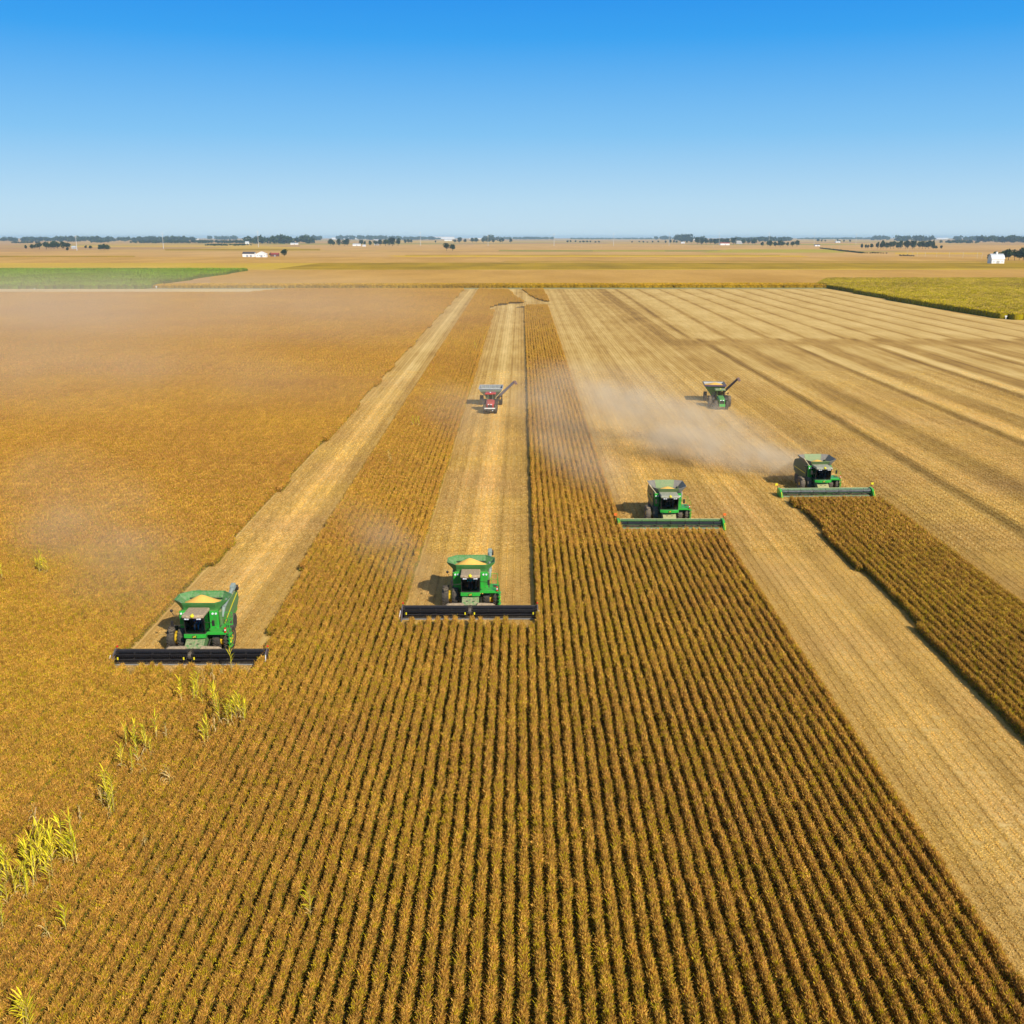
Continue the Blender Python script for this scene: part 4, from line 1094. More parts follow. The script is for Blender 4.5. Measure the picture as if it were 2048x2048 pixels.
    # front wall of the body with its lamps
    for s in (-1, 1):
        b = MB(); b.span(s * (cw + .02), s * 1.62, -.28, -.1, 1.75, 3.4 if A else 3.5); o = b.build("front_wall", GREEN2, P, .03)
        b = MB()
        for k in (0, 1): b.cyl((s * (1.18 + k * .27), -.36, 3.2), (s * (1.18 + k * .27), -.28, 3.2), .085, .09, 12)
        b.build("lamp", LAMP, o)
        b = MB(); b.span(s * 1.2, s * 1.5, -.30, -.285, 2.1, 3.0); b.build("service_door", GREEN, o)
    # --- grain tank
    def ring(k, z, x, ya, yb, c): return [(-x + c, ya, z), (x - c, ya, z), (x, ya + c, z), (x, yb - c, z), (x - c, yb, z), (-x + c, yb, z), (-x, yb - c, z), (-x, ya + c, z)]
    if A:
        b = MB(); t = .04
        o0 = ring(0, 3.35, 1.55, .1, 2.3, .25); o1 = ring(0, 3.62, 1.8, .02, 2.45, .45); o2 = ring(0, 3.98, 2.22, -.18, 2.85, .85); o3 = ring(0, 4.12, 2.25, -.22, 2.9, .85)
        i3 = ring(0, 4.12, 2.25 - t, -.22 + t, 2.9 - t, .85); i2 = ring(0, 3.98, 2.22 - t, -.18 + t, 2.85 - t, .85); i1 = ring(0, 3.62, 1.8 - t, .02 + t, 2.45 - t, .45); i0 = ring(0, 3.42, 1.55 - t, .1 + t, 2.3 - t, .25)
        b.loft([o0, o1, o2, o3, i3, i2, i1, i0]); b.build("grain_tank", mat("tank_green", (.035, .21, .035), .45, dust=.6, dustcol=(.30, .33, .2)), P, 0)
        b = MB()
        for s in (-1, 1): b.cyl((s * 2.1, .9, 4.0), (s * 1.4, .9, 3.5), .03, .03, 6)
        b.cyl((-1.4, 2.2, 3.7), (1.4, 2.2, 3.7), .05, .05, 8); b.build("tank_brace", DGREEN, P)
        g = []; n2 = 28
        for k, (q, z) in enumerate(((1.0, 3.62), (.75, 3.80), (.5, 4.00), (.25, 4.2), (.06, 4.32))):
            g.append([(-.12 * (1 - q) + q * 1.6 * math.cos(2 * PI * i / n2) * (1 + .03 * math.sin(i * 2.1)), 1.2 + q * 1.1 * math.sin(2 * PI * i / n2), z) for i in range(n2)])
        b = MB(); b.loft([[(x, y, 3.45) for x, y, z in g[0]]] + g)
        o = b.build("grain_heap", GRAIN, None, smooth=True); o.matrix_world = Matrix.Translation(root.location) @ root.rotation_euler.to_matrix().to_4x4(); tag(o, glabel, "grain", "heaps of harvested beans")
    else:
        TB = mat("tank_cover_grey", (.24, .25, .23), .6, dust=.6); TF = mat("tank_front_green", (.14, .26, .09), .5, dust=.6)
        b = MB()
        def slab(p, t=.04):
            nn = (Vector(p[1]) - Vector(p[0])).cross(Vector(p[3]) - Vector(p[0])).normalized() * t
            b.add(list(p) + [tuple(Vector(q) + nn) for q in p], [(0, 1, 2, 3), (7, 6, 5, 4), (0, 4, 5, 1), (1, 5, 6, 2), (2, 6, 7, 3), (3, 7, 4, 0)])
        slab([(-1.05, .1, 3.5), (1.05, .1, 3.5), (1.25, -.42, 4.15), (-1.25, -.42, 4.15)]); tk = b.build("grain_tank", TF, P)
        b = MB(); slab([(-1.05, 2.7, 3.5), (1.05, 2.7, 3.5), (1.2, 3.1, 4.45), (-1.2, 3.1, 4.45)]); b.build("rear_cover", TF, tk)
        for s in (-1, 1):
            b = MB(); slab([(s * 1.5, .15, 3.5), (s * 1.5, 2.65, 3.5), (s * 2.2, 2.9, 4.4), (s * 2.2, -.1, 4.4)]); b.build("side_cover", TB, tk)
            b = MB(); slab([(s * 1.06, .1, 3.5), (s * 1.5, .15, 3.5), (s * 2.2, -.1, 4.38), (s * 1.26, -.40, 4.13)]); b.build("canvas_corner", mat("dusty_canvas", (.17, .17, .16), .8, dust=.4), tk)
            b = MB(); slab([(s * 1.06, 2.7, 3.5), (s * 1.5, 2.65, 3.5), (s * 2.2, 2.9, 4.38), (s * 1.21, 3.08, 4.43)]); b.build("canvas_corner", mat("dusty_canvas", (.17, .17, .16), .8, dust=.4), tk)
        b = MB(); b.cyl((-1.35, -.12, 3.4), (-2.32, -.2, 4.62), .05, .05, 6); b.build("cover_strut", mat("beige_strut", (.6, .5, .3), .7), tk)
        b = MB(); b.span(-1.45, 1.45, .12, 2.68, 3.4, 3.52); b.build("tank_floor", DGREEN, tk)
        b = MB(); n2 = 20; b.loft([[(q * 1.2 * math.cos(2 * PI * i / n2) + .2, 1.5 + q * .9 * math.sin(2 * PI * i / n2), z) for i in range(n2)] for q, z in ((1, 3.52), (.6, 3.75), (.1, 3.95))])
        o = b.build("grain_heap", GRAIN, None, smooth=True); o.matrix_world = Matrix.Translation(root.location) @ root.rotation_euler.to_matrix().to_4x4(); tag(o, glabel, "grain", "heaps of harvested beans")
    # --- unloading auger, folded back
    b = MB()
    AG = AUGER_GREY if A else STEEL
    if A:
        b.tube([(1.66, .6, 2.6), (1.80, .9, 3.35), (1.72, 4.0, 3.85)], .17, 12); au = b.build("unloading_auger", AG, P, smooth=True)
        b = MB(); b.box((1.72, 4.35, 3.98), (.42, .7, .44), (R(10), 0, 0), .9); b.build("spout", AG, au, .04)
        b = MB(); b.box((1.86, 4.75, 3.75), (.42, .3, .45), (R(30), 0, 0)); b.build("spout_boot", RUBBER, au, .03)
    else:
        b.tube([(1.62, .5, 2.6), (1.75, .9, 3.3), (1.95, 4.2, 3.55)], .2, 12); au = b.build("unloading_auger", AG, P, smooth=True)
        b = MB(); b.box((1.97, 4.5, 3.6), (.5, .7, .5), (R(8), 0, 0), .9); b.build("spout", RUBBER, au, .04)
    # --- feeder house
    b = MB(); b.prism_x([(-.2, 1.9), (-.2, 1.1), (-2.4, .2), (-2.55, .3), (-2.5, .8), (-1.5, 1.5)], -.78, .78); fh = b.build("feeder_house", GREEN_DUSTY if A else mat("feeder_dusty", (.34, .36, .12), .8, dust=.7), P, .03)
    for s in (-1, 1):
        b = MB(); b.cyl((s * .98, -.2, 1.3), (s * .95, -2.3, .4), .06, .06, 8); b.build("lift_cylinder", BLACK, fh)
        b = MB(); b.box((s * .3, -2.0, 1.17), (.22, .12, .05), (R(-35), 0, 0)); b.build("slot", BLACK, fh)
    # --- wheels
    ty = TYRE if A else TYRE_D
    for s in (-1, 1):
        wheel(P, s * 1.46, 0, 1.0, .62, ty if not A else TYRE, YELLOW, proud=.1)
        wheel(P, s * 2.38, 0, 1.0, .62, ty if not A else TYRE, YELLOW, proud=.1)
        b = MB(); b.cyl((s * 1.74, 0, 1.0), (s * 2.10, 0, 1.0), .66, .56, 20); b.build("dual_spacer", YELLOW if A else mat("dusty_hub", (.10, .08, .03), .8), P, smooth=True)
        wheel(P, s * 1.45, 4.4, .72, .5, ty, YELLOW)
    b = MB(); b.cyl((-2.3, 0, 1.0), (2.3, 0, 1.0), .16, .16, 10); b.cyl((-1.5, 4.4, .72), (1.5, 4.4, .72), .12, .12, 8); b.build("axles", DGREEN, P)
    # --- platform, ladder and rails on the driver's left
    b = MB(); b.span(cw + .03, 2.55, -1.35, .75, 1.82, 1.93); b.span(cw + .03, 2.5, -1.40, -1.34, 1.74, 1.98); pf = b.build("platform", GREEN2, P, .02)
    b = MB()
    for z in (.55, .9, 1.25, 1.6): b.span(2.52, 2.82, -1.2, -.55, z, z + .04)
    for yy in (-1.2, -.55): b.span(2.64, 2.70, yy - .03, yy + .03, .4, 2.0)
    b.build("ladder", GREEN2, pf)
    b = MB()
    RAILM = mat("rail_olive", (.30, .42, .05), .5) if not A else GREEN2
    for xx, yy in ((2.5, -1.3), (2.5, -.3), (2.5, .7), (1.9, .72), (1.4, .72)): b.cyl((xx, yy, 1.9), (xx, yy, 2.95), .025, .025, 6)
    for z in (2.4, 2.95): b.tube([(1.4, .72, z), (2.5, .7, z), (2.5, -.3, z)], .022, 6)
    b.cyl((2.75, -1.25, .9), (2.6, -1.2, 2.8), .025, .025, 6); b.build("handrail", RAILM, pf)
    b = MB(); b.span(2.40, 2.54, -1.50, -1.42, 1.98, 2.40); wl = b.build("warning_lamp", REDLENS, pf)
    b = MB(); b.span(2.41, 2.53, -1.515, -1.501, 2.14, 2.27); b.build("reflector", WHITE, wl)
    b = MB(); b.span(2.6, 2.8, -1.1, -.9, .9, 1.05); b.span(2.6, 2.8, -1.1, -.9, 1.15, 1.3); b.build("side_marker", LEMON, pf)
    # --- mirrors
    for s in (-1, 1):
        b = MB(); b.tube([(s * cw, -1.7, 2.75 if s < 0 else 3.0), (s * 1.6, -1.95, 2.75 if s < 0 else 3.0)], .025, 6); mi = b.build("mirror_arm", BLACK, P)
        b = MB(); b.box((s * 1.68, -1.98, 2.95 if s < 0 else 3.0), (.22, .09, .5)); b.build("mirror", BLACK, mi, .02)
    b = MB(); b.tube([(-1.5, -.2, 3.0), (-2.0, -.5, 3.1), (-2.15, -.55, 3.45)], .025, 6); b.ball((-2.15, -.55, 3.55), .13, 1, 8, 6); b.build("side_beacon", BLACK, P)
    b = MB(); b.cyl((-.9, 4.6, 3.1), (-.9, 4.6, 3.5), .09, .09, 10); b.build("exhaust_pipe", BLACK, P)
    b = MB(); b.prism_x([(5.5, 1.2), (6.1, 1.2), (6.9, .75), (6.9, .55), (5.6, .8)], -1.1, 1.1); b.build("straw_chopper", BLACK, P)
    # --- header
    hx = 6.1
    SH = BLACK if A else mat("header_green", (.05, .24, .04), .4, dust=.45)
    b = MB()
    b.prism_x([(-2.72, .25), (-2.60, .25), (-2.45, .86), (-2.57, .92)], -hx, hx)
    b.prism_x([(-2.7, .18), (-2.7, .27), (-3.6, .14), (-3.7, .06)], -hx, hx)
    hd = b.build("header", SH, P)
    b = MB(); b.cyl((-hx, -2.52, .90), (hx, -2.52, .90), .085, .085, 8); b.build("top_beam", BLACK if A else mat("beam_green", (.30, .42, .18), .5, dust=.5), hd)
    b = MB()
    for xx in np.arange(-hx + .1, hx, .152): b.add([(xx - .03, -3.66, .09), (xx + .03, -3.68, .09), (xx, -3.86, .06), (xx, -3.7, .13)], [(0, 1, 2), (0, 2, 3), (1, 3, 2), (0, 3, 1)])
    b.span(-hx, hx, -3.74, -3.64, .05, .11); b.build("cutter_bar", STEEL, hd)
    DRP = mat("draper_belt", (.03, .03, .03), .7, dust=.6)
    for s in (-1, 1):
        b = MB(); b.add([(s * .9, -2.75, .29), (s * 5.95, -2.75, .29), (s * 5.95, -3.5, .17), (s * .9, -3.5, .17)] + [(s * .9, -2.75, .33), (s * 5.95, -2.75, .33), (s * 5.95, -3.5, .21), (s * .9, -3.5, .21)], [(0, 1, 2, 3), (4, 5, 6, 7), (0, 1, 5, 4), (1, 2, 6, 5), (2, 3, 7, 6), (3, 0, 4, 7)]); b.build("draper", DRP, hd)
    # reel
    ry, rz_, rr0 = -3.22, .62, .42
    secs = [(-hx + .12, -.2), (.2, hx - .12)] if A else [(-hx + .12, hx - .12)]
    ph0 = .35 if A else .2
    for xa, xb in secs:
        b = MB(); b.cyl((xa, ry, rz_), (xb, ry, rz_), .13, .13, 10)
        if A:       # closed black shields between the bats of the big reel
            pass
        rl = b.build("reel", REEL if A else mat("reel_tube", (.02, .03, .05), .35, dust=.1), hd, smooth=True)
        for k in range(6):
            a = 2 * PI * k / 6 + ph0; cy_, cz_ = ry + rr0 * math.cos(a), rz_ + rr0 * math.sin(a)
            b = MB(); b.box(((xa + xb) / 2, cy_, cz_), (xb - xa, .17 if A else .09, .05), (a if A else 0, 0, 0)); b.mi = 1
            for xx in np.arange(xa + .08, xb, .16): b.box((xx, cy_ - .02, cz_ - .12), (.028, .028, .24), (R(14), 0, 0))
            b.build("bat", [REEL if A else DGREEN, (WHITE if flag is LEMON and k in (1, 2) else BLACK)], rl)
        nsp = 5 if A else 7
        for k in range(nsp):
            xx = xa + (xb - xa) * (k + .5) / nsp if not A else xa + (xb - xa) * (k + .02) / (nsp - .96)
            b = MB()
            for q in range(6):
                a = 2 * PI * q / 6 + ph0
                b.box((xx, ry + rr0 * .5 * math.cos(a), rz_ + rr0 * .5 * math.sin(a)), (.05, rr0, .07), (a, 0, 0))
            b.cyl((xx - .025, ry, rz_), (xx + .025, ry, rz_), .24, .24, 12); b.build("spider", BLACK, rl)
        if A:
            for xx in (xa + .22, xb - .22):
                b = MB(); b.box((xx, ry - rr0 - .03, rz_ - .02), (.11, .04, .22)); b.build("reflector", LEMON, rl)
    b = MB()
    for xx in ([-hx + .02, 0, hx - .02] if A else [-hx + .02, hx - .02]): b.box((xx, -2.9, .88), (.1, .9, .1), (R(8), 0, 0))
    b.build("reel_arm", BLACK, hd)
    if A:
        b = MB(); b.cyl((-.14, -3.25, .66), (.14, -3.25, .66), .3, .3, 14); b.box((0, -2.8, .6), (.26, .5, .6)); b.build("centre_drive", mat("gear_black", (.04, .035, .035), .6, dust=.4), hd)
        for s in (-1, 1):
            b = MB(); b.loft([[(s * .5, -2.6, .84), (s * 2.35, -2.6, .84), (s * 2.35, -2.2, .86), (s * .5, -2.2, .86)], [(s * .7, -2.5, 1.16), (s * 1.95, -2.5, 1.10), (s * 2.1, -2.26, 1.08), (s * .7, -2.26, 1.14)]]); b.build("residue_shield", DUSTED, hd, .04)
    # end dividers
    for s in (-1, 1):
        x0, x1 = s * (hx + .01), s * (hx + (.12 if A else .28))
        b = MB()
        if A: b.prism_x([(-2.4, .2), (-2.4, .95), (-2.8, 1.14), (-3.3, 1.0), (-3.9, .6), (-4.4, .12), (-4.3, .06), (-3.5, .06)], x0, x1)
        else: b.prism_x([(-2.4, .2), (-2.35, .9), (-2.6, 1.08), (-3.5, 1.02), (-4.0, .65), (-4.45, .14), (-4.3, .06), (-3.5, .06)], x0, x1)
        dv = b.build("end_divider", mat("divider_grey", (.10, .09, .11), .35, .3, dust=.25) if A else GREEN2, hd, .02)
        b = MB()
        if A: b.cyl((s * (hx + .16), -3.8, .95), (s * (hx + .3), -4.55, .08), .03, .03, 6)
        else: b.cyl((s * (hx + .16), -4.0, .8), (s * (hx + .2), -4.55, .05), .05, .03, 6)
        b.build("pointer_rod", WHITE if A else LEMON, dv)
        if not A:
            b = MB(); b.cyl((s * (hx + .2), -2.5, .95), (s * (hx + .42), -2.5, 1.45), .025, .025, 6); b.build("flag_rod", BLACK, dv)
            b = MB(); b.box((s * (hx + .44), -2.52, 1.5), (.34, .05, .28)); b.build("marker_flag", flag, dv)
        else:
            b = MB(); b.ball((s * (hx + .05), -2.55, 1.2), .09, 1, 8, 6); b.build("end_lamp", REDLENS, dv)
    seated_person(local(root, (0, -.62, zf + .42)), shirt, trousers, plabel, rz)
    return root

HO = 3.75         # front axle to cutter bar
make_combine('A', -26.2, 81.0, "green combine with heaped grain tank and black header, nearest of the four, at the left", "driver in blue clothes in the cab of the nearest combine", (.02, .10, .50), (.02, .28, .62), rz=R(0.2), glabel="heap of tan beans in the tank of the nearest, leftmost combine")
make_combine('A', -3.85, 91.3, "green combine with heaped grain tank and black header in the middle of the field", "driver in a teal shirt in the cab of the middle combine", (.05, .42, .42), (.03, .05, .09), rz=R(0.3), glabel="heap of tan beans in the tank of the combine in the middle of the field")
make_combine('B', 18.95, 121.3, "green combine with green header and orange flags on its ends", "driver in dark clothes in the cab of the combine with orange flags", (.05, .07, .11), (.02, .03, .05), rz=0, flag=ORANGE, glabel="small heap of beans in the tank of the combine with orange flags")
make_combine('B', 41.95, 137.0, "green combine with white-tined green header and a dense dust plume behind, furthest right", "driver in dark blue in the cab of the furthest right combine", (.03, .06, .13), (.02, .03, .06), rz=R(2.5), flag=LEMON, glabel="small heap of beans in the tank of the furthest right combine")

# --- tractors and grain carts
def make_tractor(X, Y, rz, body, roofm, rimm, label, red):
    root = empty("tractor", (X, Y, 0), rz, label, "tractor", "tractors pulling grain carts"); P = root
    b = MB()
    hd = lambda y, wd, z0, z1: [(-wd, y, z0), (wd, y, z0), (wd, y, z1 - .22), (wd * .72, y, z1), (-wd * .72, y, z1), (-wd, y, z1 - .22)]
    kw = 1.35 if red else 1.12; b.loft([hd(-3.55, .42 * kw, 1.0, 1.75), hd(-3.3, .5 * kw, .95, 1.95), hd(-1.9, .56 * kw, .9, 2.12), hd(-.7, .6 * kw, .9, 2.2)]); hood = b.build("hood", body, P, .05, True)
    b = MB(); b.loft([hd(-3.60, .40, 1.0, 1.62), hd(-3.54, .41, 1.0, 1.66)]); b.build("grille", BLACK, hood)
    for s in (-1, 1):
        b = MB(); b.box((s * .24, -3.60, 1.72), (.26, .08, .12), (R(-20), 0, 0)); b.build("headlight", LAMP, hood)
    b = MB(); b.span(-.45, .45, -3.5, 1.2, .55, 1.0); b.build("chassis", BLACK, P)
    b = MB(); b.loft([[(-.5, -4.15, .65), (.5, -4.15, .65), (.5, -3.6, .6), (-.5, -3.6, .6)], [(-.55, -4.1, 1.05), (.55, -4.1, 1.05), (.55, -3.6, 1.1), (-.55, -3.6, 1.1)]]); b.build("front_weights", BLACK if red else GREEN2, P, .04)
    if red:
        b = MB(); b.span(-.95, .95, -4.2, -4.12, 1.02, 1.22); b.build("front_bar", WHITE, P, .02)
        b = MB(); b.box((.5, -4.18, .75), (.16, .05, .16)); b.build("tow_plate", WHITE, P)
    # cab
    b = MB()
    for sx in (-.82, .82):
        for yy in (-.6, .9): b.cyl((sx, yy, 1.6), (sx * .93, yy + .05, 3.02), .05, .05, 6)
    b.span(-.85, .85, -.62, .95, 1.45, 1.6); cabf = b.build("cab_frame", BLACK, P)
    b = MB(); b.span(-.78, .78, -.60, -.58, 1.6, 3.0); b.build("windshield", GLASS, cabf)
    for s in (-1, 1): b = MB(); b.span(s * .8, s * .82, -.55, .9, 1.6, 3.0); b.build("side_window", GLASS, cabf)
    b = MB(); b.box((0, .45, 1.95), (.5, .5, .5)); b.box((0, .7, 2.4), (.5, .12, .8)); b.build("seat", DARK, cabf, .03)
    b = MB(); rg = lambda k, z: [(-.98 * k, -.85 * k + .15, z), (.98 * k, -.85 * k + .15, z), (.98 * k, .95 * k + .15, z), (-.98 * k, .95 * k + .15, z)]
    b.loft([rg(1, 3.02), rg(1.0, 3.18), rg(.85, 3.30)]); b.build("cab_roof", roofm, cabf, .05)
    for s in (-1, 1):
        b = MB(); b.tube([(s * .85, -.6, 2.5), (s * 1.3, -.8, 2.6)], .025, 6); mi = b.build("mirror_arm", BLACK, P); b = MB(); b.box((s * 1.38, -.8, 2.6), (.2, .06, .38)); b.build("mirror", BLACK, mi)
        b = MB(); prf = [(.25 + 1.12 * math.cos(t), 1.02 + 1.12 * math.sin(t)) for t in np.linspace(.3, 2.8, 9)] + [(.25 + 1.06 * math.cos(t), 1.02 + 1.06 * math.sin(t)) for t in np.linspace(2.8, .3, 9)]
        b.prism_x(prf, s * .82, s * 1.45); b.build("fender", BLACK, P)
        wheel(P, s * (.98 if red else 1.02), .25, 1.02, .62, TYRE, rimm)
        wheel(P, s * (1.0 if red else .98), -2.75, .82, .55, TYRE, rimm)
        if not red: wheel(P, s * 1.76, .25, 1.02, .6, TYRE_D, rimm)
        b = MB(); b.span(s * .95, s * 1.35, -1.6, -.7, .5, 1.0); b.build("fuel_tank", BLACK, P, .05)
    b = MB(); b.cyl((.62, -.85, 1.9), (.62, -.85, 3.1), .07, .07, 8); b.build("exhaust_pipe", BLACK, P)
    b = MB(); b.cyl((-1.2, .25, 1.02), (1.9 if not red else 1.2, .25, 1.02), .13, .13, 8); b.cyl((-1.2, -2.75, .82), (1.2, -2.75, .82), .1, .1, 8); b.build("axles", BLACK, P)
    b = MB(); b.ball((0, -.5, 3.36), .14, .8, 10, 6); b.build("gps_receiver", LEMON if not red else WHITE, cabf)
    return root

def make_cart(X, Y, rz, shell, inner, augm, label, red, glabel=None, kx=1.0):
    root = empty("grain_cart", (X, Y, 0), rz, label, "grain cart", "grain carts behind the tractors"); P = root
    def rg(x, y0, y1, z, c=0): return [(-x, y0, z), (x, y0, z), (x, y1, z), (-x, y1, z)]
    t = .06
    b = MB(); b.loft([rg(.6, 1.6, 3.2, 1.25), rg(2.15, -.1, 5.0, 3.15), rg(2.35, -.3, 5.2, 3.75), rg(2.35 - t, -.3 + t, 5.2 - t, 3.75), rg(2.15 - t, -.1 + t, 5.0 - t, 3.15), rg(.6 - t, 1.6 + t, 3.2 - t, 1.32)]); hp = b.build("hopper", shell, P)
    b = MB(); b.loft([rg(2.33 - t, -.28 + t, 5.18 - t, 3.74), rg(2.14 - t, -.09 + t, 4.99 - t, 3.14), rg(.9, 1.2, 3.6, 1.7)], cap=False); b.build("liner", inner, hp)
    RIM = mat("cart_rim_dark", (.09, .06, .11), .4, dust=.3) if not red else mat("cart_rim_white", (.42, .43, .46), .5)
    for nm, a in (("rim_rail", [(-2.35, -.34, 3.72), (2.35, -.34, 3.72)]), ("rim_rail", [(-2.35, 5.24, 3.72), (2.35, 5.24, 3.72)]), ("rim_rail", [(-2.39, -.34, 3.72), (-2.39, 5.24, 3.72)]), ("rim_rail", [(2.39, -.34, 3.72), (2.39, 5.24, 3.72)])):
        b = MB(); (x0, y0, z0), (x1, y1, z1) = a; b.span(min(x0, x1) - .06, max(x0, x1) + .06, min(y0, y1) - .06, max(y0, y1) + .06, z0 - (.25 if not red else .1), z0 + .08); b.build(nm, RIM, hp)
    if red:
        b = MB()
        for k in range(6): b.span(-2.2 + k * .86, -2.14 + k * .86, 4.9, 5.08, 3.2, 3.78)
        b.build("ribs", RIM, hp)
    for s in (-1, 1):
        wheel(P, s * 1.95, 2.6, 1.0, .75, TYRE, YELLOW if not red else STEEL)
    b = MB(); b.cyl((-1.9, 2.6, 1.0), (1.9, 2.6, 1.0), .13, .13, 8); b.span(-.5, .5, -.5, 4.6, .95, 1.2); b.prism_y([(-.16, .7), (.16, .7), (.16, .95), (-.16, .95)], -3.2, -.4); b.build("frame", BLACK if not red else CART_GREY, P)
    b = MB(); b.cyl((1.0, 1.2, 1.1), (1.9, -.75, 2.45), .26, .24, 12); b.build("lower_auger", augm, P, smooth=True)
    b = MB(); b.cyl((1.9, -.75, 2.45), (4.75, -1.1, 5.2), .27, .24, 12); au = b.build("unloading_auger", augm, P, smooth=True)
    b = MB(); b.loft([[(4.55, -1.4, 5.45), (5.1, -1.4, 5.5), (5.1, -.8, 5.5), (4.55, -.8, 5.45)], [(5.0, -1.4, 4.7), (5.5, -1.4, 4.85), (5.5, -.8, 4.85), (5.0, -.8, 4.7)]]); b.build("spout", mat("spout_rust", (.22, .14, .12), .7), au, .04)
    b = MB(); b.box((2.0, -.95, 1.9), (.12, .08, .5), (0, R(20), 0)); b.build("reflector", mat("amber_reflector", (.9, .45, .02), .5), P)
    if glabel:
        n2 = 24
        b = MB(); b.loft([[(q * 2.15 * max(-1, min(1, 1.25 * math.cos(2 * PI * i / n2))) + .25 * (1 - q), 2.4 + q * 2.4 * max(-1, min(1, 1.25 * math.sin(2 * PI * i / n2))), z) for i in range(n2)] for q, z in ((1, 3.2), (.995, 3.36), (.6, 3.62), (.1, 3.95))])
        o = b.build("grain_heap", GRAIN, None, smooth=True); o.matrix_world = Matrix.Translation(root.location) @ root.rotation_euler.to_matrix().to_4x4(); o.scale = (kx, 1, 1); tag(o, glabel, "grain", "heaps of harvested beans")
    root.scale = (kx, 1, 1)
    return root
REDT = (-4.3, 203.5); rzr = R(-0.5)
make_tractor(REDT[0], REDT[1], rzr, RED, RED, STEEL, "red tractor with a white front bar pulling a pale grain cart", True).scale = (1.1, 1.1, 1.13)
make_cart(REDT[0] - .05, REDT[1] + 5.4, R(-1), CART_GREY, CART_DIM, mat("auger_purple_grey", (.17, .15, .17), .5, .2, dust=.2), "pale grey-green empty grain cart behind the red tractor", True)
GT = (42.4, 208.6)
make_tractor(GT[0], GT[1], R(-4), GREEN, GREEN_DUSTY, YELLOW, "green tractor with dual wheels pulling a loaded green cart", False).scale = (1.1, 1.1, 1.13)
make_cart(GT[0] + .05, GT[1] + 5.4, R(-6), CART_GREEN, CART_IN, mat("auger_black", (.03, .025, .03), .4, .2, dust=.15), "green grain cart filled with beans behind the green tractor", False, "low heap of beans filling the green grain cart", .92)

# ------------------------------------------------------------------ stray corn plants standing in the soybeans
CG = attr_mat("volunteer_corn_leaf", (1, 1, 1), 0.15, 0.25, 0.3, transl=0.25, tint=(1.05, 1, .8))
def ribbon(r, x, y, z, a, L, up, w_, droop, n=5):
    V = []; F = []
    for i in range(n + 1):
        t = i / n; px = x + math.cos(a) * L * t * (1 - .15 * t); py = y + math.sin(a) * L * t * (1 - .15 * t); pz = z + L * (up * t - droop * t * t)
        ww = w_ * (1 - t) ** .7 * (0.6 + .8 * min(1, t * 3)) + .004; tw = .5 * t
        V += [(px - math.sin(a) * ww, py + math.cos(a) * ww, pz - tw * ww), (px + math.sin(a) * ww, py - math.cos(a) * ww, pz + tw * ww)]
    F = [(2 * i, 2 * i + 1, 2 * i + 3, 2 * i + 2) for i in range(n)]
    return V, F
def corn_variant(r, dry):
    H = r.uniform(1.9, 2.3); parts = {}
    b = MB(); b.cyl((0, 0, 0), (r.normal(0, .05), r.normal(0, .05), H * .92), .022, .012, 6); sv = (b.v, b.f)
    def leafset(k0, k1, cols, drp):
        V = []; F = []; C = []
        for k in range(k0, k1):
            z = H * (.26 + .046 * k); a = k * PI + r.normal(0, .6)
            v, f = ribbon(r, 0, 0, z, a, r.uniform(.38, .62), r.uniform(1.0, 2.1), r.uniform(.022, .036), drp * r.uniform(.8, 1.2))
            o = len(V); V += v; F += [tuple(i + o for i in q) for q in f]; c = np.array(cols[r.integers(0, len(cols))]) * r.uniform(.8, 1.2); C += [c] * len(v)
        return np.array(V), np.array(F), np.array(C)
    yg = [(.88, .74, .03), (.74, .66, .03), (.52, .54, .02), (.86, .72, .06)]; tan = [(.62, .44, .17), (.72, .55, .26), (.5, .34, .12)]
    lo = leafset(1, 5 if not dry else 8, tan, 1.7)
    hi = leafset(5 if not dry else 7, 19 if not dry else 10, yg if not dry else tan, 0.75 if not dry else 1.5)
    tz = []; tf = []
    for k in range(6):
        v, f = ribbon(r, 0, 0, H * .9, k * 1.05, .22, 1.6, .008, .5, 2); o = len(tz); tz += v; tf += [tuple(i + o for i in q) for q in f]
    return sv, lo, hi, (np.array(tz), np.array(tf), np.array([(.6, .45, .15)] * len(tz)))
CV = []
STALK = mat("corn_stalk", (.50, .42, .12), .8)
for i in range(8):
    sv, lo, hi, tz = corn_variant(rr, i >= 6)
    ms = bpy.data.meshes.new("stalk"); ms.from_pydata(sv[0], [], sv[1]); ms.materials.append(STALK)
    CV.append((("stalk", ms), ("dry_leaves", mesh_np("dry_leaves", *lo, CG)), ("upper_leaves", mesh_np("upper_leaves", *hi, CG)), ("tassel", mesh_np("tassel", *tz, CG))))
def corn(px, py, label, group=None, dry=False, s=1.0):
    x, y = G(px, py)
    e = empty("corn_plant", (x, y, 0), random.uniform(0, 6.28), label, "corn plant", group)
    q = s * random.uniform(.78, 1.06); e.scale = (q, q, q)
    for nm, me in CV[random.randrange(6, 8) if dry else random.randrange(6)]:
        o = bpy.data.objects.new(nm, me); COL.objects.link(o); o.parent = e
def Z5(x, y): return (x * .2899, 1340 + y * .2899)
def clump(pts, label, group, dry=False, s=1.0):
    for p in pts: corn(p[0], p[1], label, group, dry, s)
random.seed(5)
clump([Z5(*p) for p in ((1600, 440), (1635, 405), (1640, 350), (1692, 420), (1665, 395), (1580, 435), (1612, 385), (1655, 360), (1695, 365), (1575, 380), (1630, 330), (1600, 350))], "yellow-green corn plant in the tall clump in front of the nearest combine's right end", "corn clump before the nearest combine")
clump([Z5(*p) for p in ((1485, 330), (1520, 430), (1480, 290), (1512, 375))], "yellow corn plant just left of the tall clump before the nearest combine", "corn left of the tall clump")
